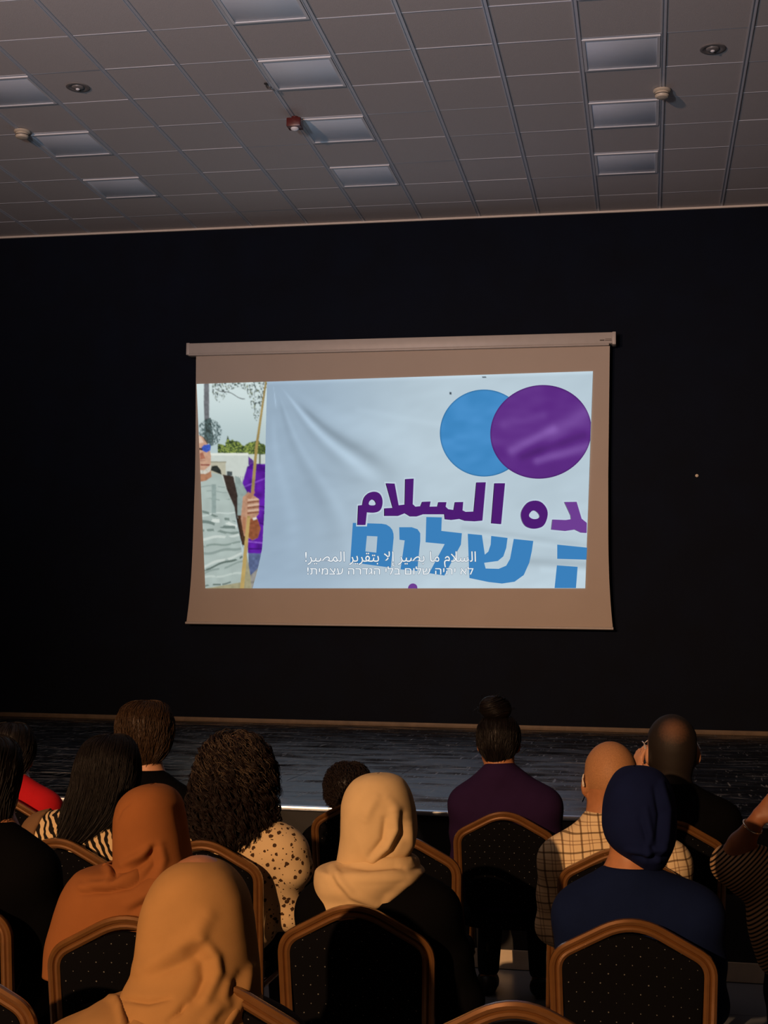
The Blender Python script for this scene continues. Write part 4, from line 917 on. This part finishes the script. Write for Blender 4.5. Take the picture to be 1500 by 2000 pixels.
g2 = loft_grid([(1684, 208, 250, .05, .05, 0), (1690, 205, 375, .10, .10, 0), (1700, 160, 384, .13, .12, 0), (1712, 148, 390, .145, .13, 0), (1735, 133, 397, .155, .14, 0), (1765, 121, 402, .158, .15, 0), (1800, 110, 408, .158, .15, 0), (1840, 98, 412, .15, .15, 0), (1900, 92, 415, .14, .14, 0)], Y, 80, 170, e=.85)
g2 = fold(g2, [([(160, 1745), (210, 1742), (255, 1733), (300, 1700)], -.013, 6), ([(160, 1732), (215, 1730), (262, 1712), (292, 1685)], .014, 8), ([(206, 1692), (216, 1705), (210, 1720)], .012, 6), ([(222, 1700), (228, 1715), (218, 1728)], -.010, 5), ([(258, 1780), (300, 1755), (340, 1720)], -.010, 6), ([(250, 1765), (295, 1742), (330, 1705)], .009, 9), ([(165, 1728), (185, 1738), (205, 1735)], -.006, 5)], Y)
cloth('headscarf', [g, g2], M_orange, root, O)
# woman in the cream headscarf
root, O, K = person('woman in a cream headscarf and black robe, front centre', 'F', (741, 1580), 57, (738, 1690), (592, 1742), (888, 1745), M_black, skin='fair', top_name='robe', el=(.02, .075), thick=1.06)
Y = K['Yh']
g = loft_grid([(1511, 739, 743, .02, .02, 0), (1514, 712, 768, .055, .05, 0), (1523, 694, 785, .080, .075, 15), (1540, 680, 797, .100, .09, 45), (1565, 671, 806, .113, .10, 55), (1600, 669, 812, .118, .105, 55), (1632, 668, 812, .117, .105, 50), (1655, 665, 806, .112, .10, 30), (1672, 662, 798, .106, .095, 0), (1686, 659, 792, .10, .09, 0), (1700, 656, 792, .10, .09, 0)], Y, 110, 170)
g = fold(g, [([(768, 1585), (772, 1620), (755, 1655), (728, 1680)], .013, 8), ([(786, 1590), (784, 1630), (766, 1662), (742, 1682)], -.011, 8), ([(752, 1600), (748, 1640), (725, 1670)], -.010, 7), ([(735, 1560), (722, 1580), (715, 1600)], .007, 9), ([(800, 1610), (800, 1650), (785, 1675)], .010, 7), ([(756, 1560), (775, 1580), (790, 1620)], .005, 9), ([(700, 1640), (715, 1670), (735, 1680)], .004, 10)], Y)
g2 = loft_grid([(1669, 690, 786, .06, .06, 0), (1672, 672, 806, .095, .09, 0), (1678, 664, 814, .115, .10, 0), (1686, 650, 817, .14, .12, 0), (1693, 624, 819, .155, .125, 0), (1703, 620, 827, .16, .13, 0), (1711, 619, 823, .16, .13, 0), (1728, 620, 806, .155, .11, 0), (1748, 622, 794, .140, .08, 0), (1768, 624, 778, .135, .05, 0), (1778, 630, 764, .130, .04, 0), (1788, 658, 738, .125, .03, 0), (1797, 688, 718, .122, .025, 0), (1800, 700, 704, .12, .02, 0)], Y, 110, 170, e=.85)
g2 = fold(g2, [([(650, 1692), (665, 1720), (690, 1748), (735, 1768)], .010, 7), ([(640, 1700), (655, 1730), (680, 1758)], -.006, 7), ([(672, 1690), (720, 1696), (770, 1692), (785, 1696)], -.009, 7), ([(690, 1683), (745, 1682), (800, 1680)], .010, 6), ([(820, 1708), (790, 1728), (760, 1752), (750, 1768)], .011, 7), ([(795, 1735), (770, 1762), (755, 1775)], -.012, 5), ([(700, 1715), (750, 1712), (795, 1708)], .006, 10)], Y)
cloth('headscarf', [g, g2], M_cream, root, O)
# woman in the navy turban
M_navy = cloth_mat('navy_turban_cloth', (0.005, 0.010, 0.052)); M_navy2 = cloth_mat('navy_shirt_cloth', (0.004, 0.010, 0.045))
root, O, K = person('woman in a navy blue turban and navy top, front right', 'G', (1240, 1578), 55, (1226, 1700), (1092, 1748), (1402, 1752), M_navy2, skin='tan', top_name='top', thick=1.05, el=(.0, .03), collar=.012)
Y = K['Yh']
g = loft_grid([(1497, 1238, 1246, .02, .02, 0), (1500, 1216, 1272, .05, .05, 0), (1509, 1203, 1290, .075, .075, 20), (1525, 1192, 1304, .10, .09, 50), (1550, 1182, 1315, .120, .10, 70), (1585, 1177, 1320, .132, .10, 72), (1615, 1178, 1321, .136, .09, 80), (1640, 1187, 1319, .134, .06, 95), (1658, 1203, 1315, .125, .03, 110), (1672, 1222, 1310, .110, .0, 120), (1684, 1236, 1304, .09, -.02, 125), (1694, 1246, 1296, .07, -.03, 130)], Y, 110, 170)
g = fold(g, [([(1292, 1530), (1304, 1580), (1300, 1640), (1285, 1680)], .010, 6), ([(1278, 1540), (1288, 1590), (1282, 1650)], -.008, 6), ([(1262, 1580), (1270, 1630), (1262, 1680)], .008, 6), ([(1225, 1660), (1265, 1665), (1300, 1655)], .008, 5), ([(1235, 1672), (1265, 1678), (1300, 1670)], -.008, 5), ([(1250, 1600), (1268, 1650), (1280, 1668)], -.006, 6), ([(1200, 1540), (1220, 1520), (1250, 1510)], .003, 8)], Y)
cloth('turban', [g], M_navy, root, O)
# figure in black at the left edge
root, O, K = person('person all in black with dark hair, cut off by the left edge', 'D', (-18, 1510), 50, (-15, 1610), (-150, 1665), (104, 1668), M_black, skin='tan', thick=1.1, el=(.02, .05), yaw=-.05)
g = loft_grid([(1438, -20, -14, .02, .02, 0), (1442, -45, 8, .06, .06, 0), (1458, -64, 27, .09, .085, 30), (1485, -72, 36, .105, .09, 60), (1515, -74, 38, .108, .08, 75), (1545, -70, 35, .10, .06, 90), (1572, -68, 34, .10, .05, 100), (1600, -62, 32, .10, .04, 105), (1625, -52, 26, .095, .03, 110)], K['Yh'], 70, 110)
hr = cloth('hair', [g], M_hblack, root, O, .006); strands('hair_strand', straight(g, 300, 0, .6, .5, 5), .0014, M_hblack, hr, O)
# person in red
M_redc = cloth_mat('red_cotton', '#c21f26')
root, O, K = person('person in a bright red top with dark hair at the far left', 'O', (20, 1465), 40, (28, 1525), (-58, 1566), (114, 1556), M_redc, skin='tan', collar=.035, thick=1.08, el=(0, .0))
g = loft_grid([(1412, 18, 24, .02, .02, 0), (1415, 0, 44, .05, .05, 0), (1426, -14, 56, .085, .08, 30), (1446, -22, 64, .10, .085, 60), (1470, -24, 66, .10, .08, 75), (1495, -20, 62, .09, .05, 100), (1515, -10, 54, .075, .02, 120), (1524, 0, 46, .065, .0, 130)], K['Yh'], 70, 110)
hr = cloth('hair', [g], M_hblack, root, O, .006); strands('hair_strand', straight(g, 300, 0, .6, .5, 6), .0014, M_hblack, hr, O)
# woman with long straight hair and a cream and black patterned blouse
def zebra():
    m = cloth_mat('cream_and_black_striped_blouse', '#d6b98c'); nt, N, b = nodes_of(m); tc = N.new('ShaderNodeTexCoord'); wv = N.new('ShaderNodeTexWave'); wv.inputs['Scale'].default_value = 13; wv.inputs['Distortion'].default_value = 7; wv.inputs['Detail'].default_value = 2; wv.inputs['Detail Scale'].default_value = 1.2
    mp = N.new('ShaderNodeMapping'); mp.inputs['Rotation'].default_value = (0, .5, 0); nt.links.new(tc.outputs['Object'], mp.inputs[0]); nt.links.new(mp.outputs[0], wv.inputs[0])
    nt.links.new(mix_col(nt, math_node(nt, 'GREATER_THAN', wv.outputs[1], .52), lin('#dcc093'), (0.012, 0.010, 0.009)), b.inputs['Base Color']); return m
root, O, K = person('woman with long straight dark hair and a cream and black striped blouse', 'H', (212, 1495), 46, (195, 1580), (58, 1600), (268, 1640), zebra(), skin='tan', top_name='blouse', el=(.05, .0))
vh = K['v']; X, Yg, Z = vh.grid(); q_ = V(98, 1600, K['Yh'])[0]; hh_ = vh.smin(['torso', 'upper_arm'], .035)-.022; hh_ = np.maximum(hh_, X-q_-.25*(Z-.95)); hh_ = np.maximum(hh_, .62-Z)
sdf_part('shoulder_layer', vh, hh_, cloth_mat('brown_shoulder_layer', '#7a5c40'), root, O)  # plain brown layer over the left shoulder and upper arm
g = loft_grid([(1436, 214, 220, .02, .02, 0), (1439, 190, 244, .055, .05, 0), (1450, 172, 257, .085, .08, 30), (1470, 160, 266, .105, .09, 60), (1500, 151, 271, .115, .09, 75), (1535, 144, 271, .120, .07, 90), (1565, 134, 268, .125, .05, 95), (1595, 122, 258, .130, .03, 105), (1620, 112, 238, .132, .01, 110), (1640, 106, 214, .130, .0, 115), (1652, 118, 190, .126, .0, 120)], K['Yh'], 100, 150)
us = np.linspace(0, 1, 150)[None, :]; g[..., 1] -= .004*np.sin(us*95)*np.linspace(0, 1, 100)[:, None]
hr = cloth('hair', [g], M_hblack, root, O, .006); strands('hair_strand', straight(g, 1500, 0, .35, .75, 8, k=22), .0013, M_hblack, hr, O)
# man with thick brown hair in the far row
root, O, K = person('man with thick brown hair and a black shirt in the far left row', 'P', (285, 1432), 39, (290, 1508), (205, 1545), (386, 1556), M_black, skin='fair', thick=1.12)
g = loft_grid([(1371, 284, 290, .02, .02, 0), (1373, 262, 310, .05, .05, 0), (1381, 247, 322, .085, .08, 20), (1396, 237, 330, .11, .095, 50), (1420, 233, 335, .12, .09, 65), (1445, 234, 334, .12, .07, 80), (1465, 240, 330, .112, .05, 95), (1482, 251, 322, .10, .02, 110), (1493, 262, 313, .085, .0, 120)], K['Yh'], 80, 130)
hr = cloth('hair', [g], M_hmid, root, O, .006); strands('hair_strand', straight(g, 1300, 0, .7, .35, 9, out=(.001, .010), wave=.006), .0015, M_hmid, hr, O)
hp = K['hp']; MB().tube([np.array(hp(.07, -.05, -.135))-O, np.array(hp(0, -.088, -.15))-O, np.array(hp(-.07, -.05, -.135))-O], .0035, 8).build('necklace', mat('pale_beads', (.8, .72, .6), .25, noise=.2, nscale=300), root)
# woman with long curly hair
def floral():
    m = cloth_mat('cream_floral_blouse', '#dbbd90'); nt, N, b = nodes_of(m); tc = N.new('ShaderNodeTexCoord'); vo = N.new('ShaderNodeTexVoronoi'); vo.inputs['Scale'].default_value = 36; nt.links.new(tc.outputs['Object'], vo.inputs[0])
    no = N.new('ShaderNodeTexNoise'); no.inputs['Scale'].default_value = 75; nt.links.new(tc.outputs['Object'], no.inputs[0]); v2 = N.new('ShaderNodeTexVoronoi'); v2.inputs['Scale'].default_value = 60; nt.links.new(tc.outputs['Object'], v2.inputs[0])
    big = math_node(nt, 'LESS_THAN', math_node(nt, 'ADD', vo.outputs[0], math_node(nt, 'MULTIPLY', no.outputs[0], .55)), .545); sml = math_node(nt, 'LESS_THAN', v2.outputs[0], .17)
    nt.links.new(mix_col(nt, math_node(nt, 'MAXIMUM', big, sml), lin('#dcc094'), lin('#4a3626')), b.inputs['Base Color']); return m
def puff(v, k):
    v.ell('upper_arm', k['jr']+np.array([.03, .0, -.015]), (.075, .08, .07), .03); v.ell('upper_arm', k['jr']+np.array([.055, .01, -.075]), (.062, .075, .06), .025); v.ell('upper_arm', k['jl']+np.array([-.03, .0, -.015]), (.07, .08, .07), .03)
root, O, K = person('woman with long dark curly hair and a cream floral blouse', 'I', (458, 1500), 52, (450, 1600), (362, 1640), (575, 1622), floral(), skin='fair', top_name='blouse', ext=puff, thick=1.08, el=(0, .03))
g = loft_grid([(1442, 452, 458, .02, .02, 0), (1445, 432, 478, .055, .05, 0), (1455, 417, 497, .09, .085, 30), (1475, 405, 513, .115, .10, 60), (1505, 396, 525, .13, .10, 70), (1545, 389, 531, .138, .09, 80), (1580, 385, 533, .142, .07, 88), (1610, 385, 530, .142, .05, 95), (1632, 392, 520, .138, .03, 105), (1645, 404, 500, .132, .01, 115)], K['Yh'], 90, 140)
hr = cloth('hair', [g], M_hblack, root, O, .008)
lk = curls(g, 430, 0, .86, .38, .012, 2.6, 3, out=(.002, .026), k=30, spread=1.5); lk = np.concatenate([lk+np.random.default_rng(q).normal(0, .0030, (430, 1, 3)) for q in range(8)]); strands('hair_curl', lk, .0011, M_hbrown, hr, O); strands('grey_hair_curl', curls(g, 420, 0, .35, .3, .011, 2.4, 4, out=(.006, .026), k=24), .0012, M_hgrey, hr, O)
# person with short dark curls
root, O, K = person('person with short dark curls in dark clothes, half hidden behind the cream headscarf', 'M', (679, 1537), 32, (682, 1592), (596, 1625), (770, 1628), M_black, skin='tan')
g = loft_grid([(1494, 676, 682, .02, .02, 0), (1497, 658, 702, .05, .05, 0), (1506, 647, 712, .08, .075, 30), (1522, 640, 719, .10, .085, 60), (1542, 638, 720, .10, .08, 75), (1560, 641, 716, .095, .05, 95), (1576, 650, 708, .08, .02, 115)], K['Yh'], 70, 110)
hr = cloth('hair', [g], M_hblack, root, O, .008); strands('hair_curl', curls(g, 1100, 0, .85, .22, .007, 1.6, 13, out=(.0, .014), k=18), .0014, M_hbrown, hr, O)
# woman with a bun in purple
M_purp = cloth_mat('dark_purple_knit', '#291739')
root, O, K = person('woman with her hair in a high bun and a dark purple top', 'L', (974, 1440), 37, (976, 1500), (884, 1546), (1091, 1552), M_purp, skin='tan', collar=.03, thick=1.05, el=(.015, .015), top_name='top', trousers=M_jean)
g = loft_grid([(1397, 969, 977, .02, .02, 0), (1400, 952, 994, .05, .05, 0), (1408, 941, 1005, .075, .075, 25), (1422, 935, 1012, .095, .085, 60), (1442, 933, 1015, .10, .085, 78), (1460, 936, 1012, .098, .06, 95), (1474, 943, 1006, .088, .03, 112), (1486, 951, 998, .078, .01, 125), (1491, 958, 992, .07, .0, 130)], K['Yh'], 80, 120)
hr = cloth('hair', [g], M_hblack, root, O, .006); ln = straight(g, 700, .1, .6, .4, 15, out=(.001, .005)); strands('hair_strand', ln, .0012, M_hblack, hr, O)
Hb = V(967, 1385, K['Yh']-.03); r_ = np.random.default_rng(5); bl = []
vb = Vol(Hb-.12, Hb+.12, .006); vb.ell('b', Hb, (.070, .060, .050), .02); vb.ell('b', Hb+np.array([-.02, -.01, .022]), (.042, .04, .034), .02); vb.ell('b', Hb+np.array([.03, .0, -.004]), (.036, .04, .036), .02)
bun = sdf_part('bun', vb, vb.g['b'], M_hblack, root, O)
for i in range(420):                                 # strands wound round the bun and a few loose ends
    a0 = r_.uniform(0, 6.28); s_ = np.linspace(0, 1, 18); a = a0+s_*r_.uniform(1.5, 4.5); lat = r_.uniform(-1.2, 1.2)+.35*np.sin(a*1.3); rr = r_.uniform(1.0, 1.13)+(.55*s_**3 if i % 14 == 0 else 0)
    bl.append(Hb+np.stack([.064*np.cos(a)*np.cos(lat)*rr, .056*np.sin(a)*np.cos(lat)*rr, .048*np.sin(lat)*rr+.006], -1))
strands('bun_strand', bl, .0013, M_hblack, bun, O)
# the bald man in a checked shirt
def plaid():
    m = cloth_mat('cream_checked_shirt', '#e8cfa4'); nt, N, b = nodes_of(m); tc = N.new('ShaderNodeTexCoord'); sp = N.new('ShaderNodeSeparateXYZ'); nz_ = N.new('ShaderNodeTexNoise'); nz_.inputs['Scale'].default_value = 5
    mp = N.new('ShaderNodeMapping'); mp.inputs['Rotation'].default_value = (0, .12, 0); nt.links.new(tc.outputs['Object'], mp.inputs[0]); nt.links.new(mp.outputs[0], nz_.inputs[0])
    va = N.new('ShaderNodeVectorMath'); va.operation = 'SCALE'; va.inputs['Scale'].default_value = .03; nt.links.new(nz_.outputs[1], va.inputs[0]); vb_ = N.new('ShaderNodeVectorMath'); nt.links.new(va.outputs[0], vb_.inputs[0]); nt.links.new(mp.outputs[0], vb_.inputs[1]); nt.links.new(vb_.outputs[0], sp.inputs[0])
    def band(axis, per, wd, off):
        f = math_node(nt, 'FRACT', math_node(nt, 'ADD', math_node(nt, 'DIVIDE', sp.outputs[axis], per), 50+off)); return math_node(nt, 'LESS_THAN', f, wd)
    c = lin('#e8cfa4')
    c1 = mix_col(nt, math_node(nt, 'MULTIPLY', band(0, .072, .10, .2), .75), c, lin('#4a3018')); c1 = mix_col(nt, math_node(nt, 'MULTIPLY', band(0, .072, .05, .62), .5), c1, lin('#6a3a1c')); c1 = mix_col(nt, math_node(nt, 'MULTIPLY', band(0, .072, .05, .78), .5), c1, lin('#6a3a1c'))
    c1 = mix_col(nt, math_node(nt, 'MULTIPLY', band(2, .062, .10, .3), .75), c1, lin('#4a3018')); c1 = mix_col(nt, math_node(nt, 'MULTIPLY', band(2, .062, .06, .68), .5), c1, lin('#6a3a1c')); c1 = mix_col(nt, math_node(nt, 'MULTIPLY', band(2, .062, .06, .86), .5), c1, lin('#6a3a1c'))
    nt.links.new(c1, b.inputs['Base Color']); return m
def collar_ext(v, k):
    n = k['N']; v.cap('torso', n+np.array([0, .015, -.03]), n+np.array([0, .025, .03]), .072, .060, .02)
root, O, K = person('bald man in a cream and brown checked shirt, hearing aid behind his left ear', 'K', (1193, 1512), 51, (1180, 1600), (1060, 1650), (1342, 1658), plaid(), skin='tan', thick=1.10, el=(.03, .03), collar=.03, res=.009, ext=collar_ext)
hp = K['hp']; vh = K['v']; X, Yg, Z = vh.grid(); H = K['H']; s = K['s']
cap_ = np.maximum(vh.g['head']-.0022, -(Z-(H[2]-.085*s)-.9*np.clip(Yg-H[1]-.01, 0, 1))); cap_ = np.maximum(cap_, np.abs(X-H[0])-.0765*s)
sdf_part('shaved_hair', vh, cap_, mat('grey_shaved_hair', lin('#b08058'), .6, noise=.2, nscale=260, spec=.3), root, O)
e = np.array(hp(-.082, -.028, -.02))-O; MB().tube([e+np.array([-.006, .012, .025]), e+np.array([-.008, -.004, .012]), e+np.array([-.007, -.008, -.006]), e+np.array([-.005, -.004, -.016])], [.0022, .0032, .0045, .004], 10).build('hearing_aid', mat('pale_hearing_aid', (.85, .78, .68), .2, noise=.03, nscale=50), root)
# man in black with thinning hair, hand raised to his cheek
Y = CH['N'][1]
arm13 = {-1: dict(pts=[V(1234, 1600, Y+.36), V(1246, 1518, Y+.33)], dir=(.05, .06, 1.0), nrm=(-.9, -.45, 0), curl=.55, side=1)}
root, O, K = person('man in a black shirt with thinning dark hair, one hand raised to his cheek', 'N', (1313, 1455), 47, (1312, 1532), (1232, 1575), (1440, 1578), M_black, skin='fair', thick=1.12, arms=arm13, short=True, res=.009, el=(0, .03))
vh = K['v']; X, Yg, Z = vh.grid(); H = K['H']; s = K['s']; hp = K['hp']
cap_ = np.maximum(vh.g['body']-.005, -(Z-(H[2]-.126*s)-1.3*np.clip(Yg-H[1]+.02, 0, 1))); cap_ = np.maximum(cap_, np.abs(X-H[0])-.0765*s)
m = mat('thinning_dark_hair', lin('#2a1b13'), .7, noise=.3, nscale=250); nt, N, b = nodes_of(m); gm = N.new('ShaderNodeNewGeometry'); q = hp(-.012, -.070, .050)
dn = N.new('ShaderNodeVectorMath'); dn.operation = 'DISTANCE'; nt.links.new(gm.outputs['Position'], dn.inputs[0]); dn.inputs[1].default_value = q
nz_ = N.new('ShaderNodeTexNoise'); nz_.inputs['Scale'].default_value = 130; nt.links.new(gm.outputs['Position'], nz_.inputs[0]); mr = N.new('ShaderNodeMapRange'); nt.links.new(math_node(nt, 'ADD', dn.outputs[1] if 'Value' != dn.outputs[1].name else dn.outputs['Value'], math_node(nt, 'MULTIPLY', nz_.outputs[0], .03)), mr.inputs[0]); mr.inputs[1].default_value = .025; mr.inputs[2].default_value = .085; mr.inputs[3].default_value = .32; mr.inputs[4].default_value = 0
nt.links.new(mix_col(nt, mr.outputs[0], lin('#1a110b'), lin('#b07a56')), b.inputs['Base Color'])
sdf_part('hair', vh, cap_, m, root, O)
M_gl = mat('pale_glasses_frame', (.75, .68, .6), .25, .3, noise=.03, nscale=40); gl = MB()
for q in (-1, 1): gl.tube([np.array(hp(q*.088, -.012, -.012))-O, np.array(hp(q*.087, .02, .004))-O, np.array(hp(q*.074, .105, .002))-O], .0028, 8)
for q in (-1, 1): gl.tube([np.array(hp(q*.036+.030*math.cos(a), .116, -.012+.021*math.sin(a)))-O for a in np.linspace(0, 6.283, 20)], .002, 6)
gl.tube([np.array(hp(-.008, .118, -.006))-O, np.array(hp(.008, .118, -.006))-O], .002, 6); gl.build('glasses', M_gl, root)
# person in stripes at the right edge, hands behind the head
def stripes():
    m = cloth_mat('striped_shirt', '#a98a68'); nt, N, b = nodes_of(m); tc = N.new('ShaderNodeTexCoord'); sp = N.new('ShaderNodeSeparateXYZ'); mp = N.new('ShaderNodeMapping'); mp.inputs['Rotation'].default_value = (0, .78, 0); nt.links.new(tc.outputs['Object'], mp.inputs[0]); nt.links.new(mp.outputs[0], sp.inputs[0])
    f = math_node(nt, 'FRACT', math_node(nt, 'ADD', math_node(nt, 'DIVIDE', sp.outputs[2], .0115), 100.0)); nt.links.new(mix_col(nt, math_node(nt, 'LESS_THAN', f, .45), lin('#b08f6a'), (0.012, 0.009, 0.008)), b.inputs['Base Color']); return m
Y = CH['Q'][1]; Yh = Y+.2
arm14 = {-1: dict(pts=[V(1424, 1688, Yh+.02), V(1482, 1596, Yh-.07)], dir=(.75, -.25, .75), nrm=(-.35, -.9, .2), curl=.35, side=1), 1: dict(pts=[V(1750, 1690, Yh+.02), V(1660, 1596, Yh-.07)], dir=(-.75, -.25, .75), nrm=(.35, -.9, .2), curl=.35, side=-1)}
def sleeve(v, k):
    e_ = V(1424, 1688, Yh+.02); v.chain('torso', [k['jl'], k['jl']*.45+e_*.55, e_+np.array([.012, 0, .0])], [.075, .078, .058], .03); v.ell('torso', V(1545, 1800, Yh-.02), (.125, .13, .15), .05); v.cap('torso', V(1505, 1790, Yh), V(1516, 1870, Yh), .055, .05, .05)
root, O, K = person('person in a striped shirt at the right edge with one hand behind the head', 'Q', (1572, 1560), 48, (1575, 1640), (1490, 1690), (1660, 1690), stripes(), skin='brown', arms=arm14, short=True, ext=sleeve, thick=1.05, res=.009, hem=.50)
g = loft_grid([(1498, 1568, 1576, .02, .02, 0), (1503, 1545, 1600, .06, .06, 0), (1520, 1526, 1618, .09, .085, 30), (1550, 1518, 1626, .105, .09, 65), (1580, 1520, 1624, .10, .06, 90), (1605, 1532, 1612, .085, .02, 115)], K['Yh'], 60, 100)
hr = cloth('hair', [g], M_hblack, root, O, .006); strands('hair_strand', straight(g, 250, 0, .6, .4, 25), .0014, M_hblack, hr, O)
wr = V(1478, 1602, Yh-.07)-O; ax_ = unit(V(1482, 1596, Yh-.07)-V(1424, 1688, Yh+.02)); a1 = unit(np.cross(ax_, [0, 1, 0])); a2 = np.cross(ax_, a1); w0 = V(1446, 1650, Yh-.02)*.25+V(1478, 1602, Yh-.065)*.75-O
M_br = mat('silver_bracelet', (.85, .78, .66), .15, .9, noise=.05, nscale=60)
MB().tube([w0+.034*(math.cos(t)*a1+math.sin(t)*a2) for t in np.linspace(0, 6.283, 24)], .0035, 8).build('bracelet', M_br, root)
bpy.context.view_layer.update()
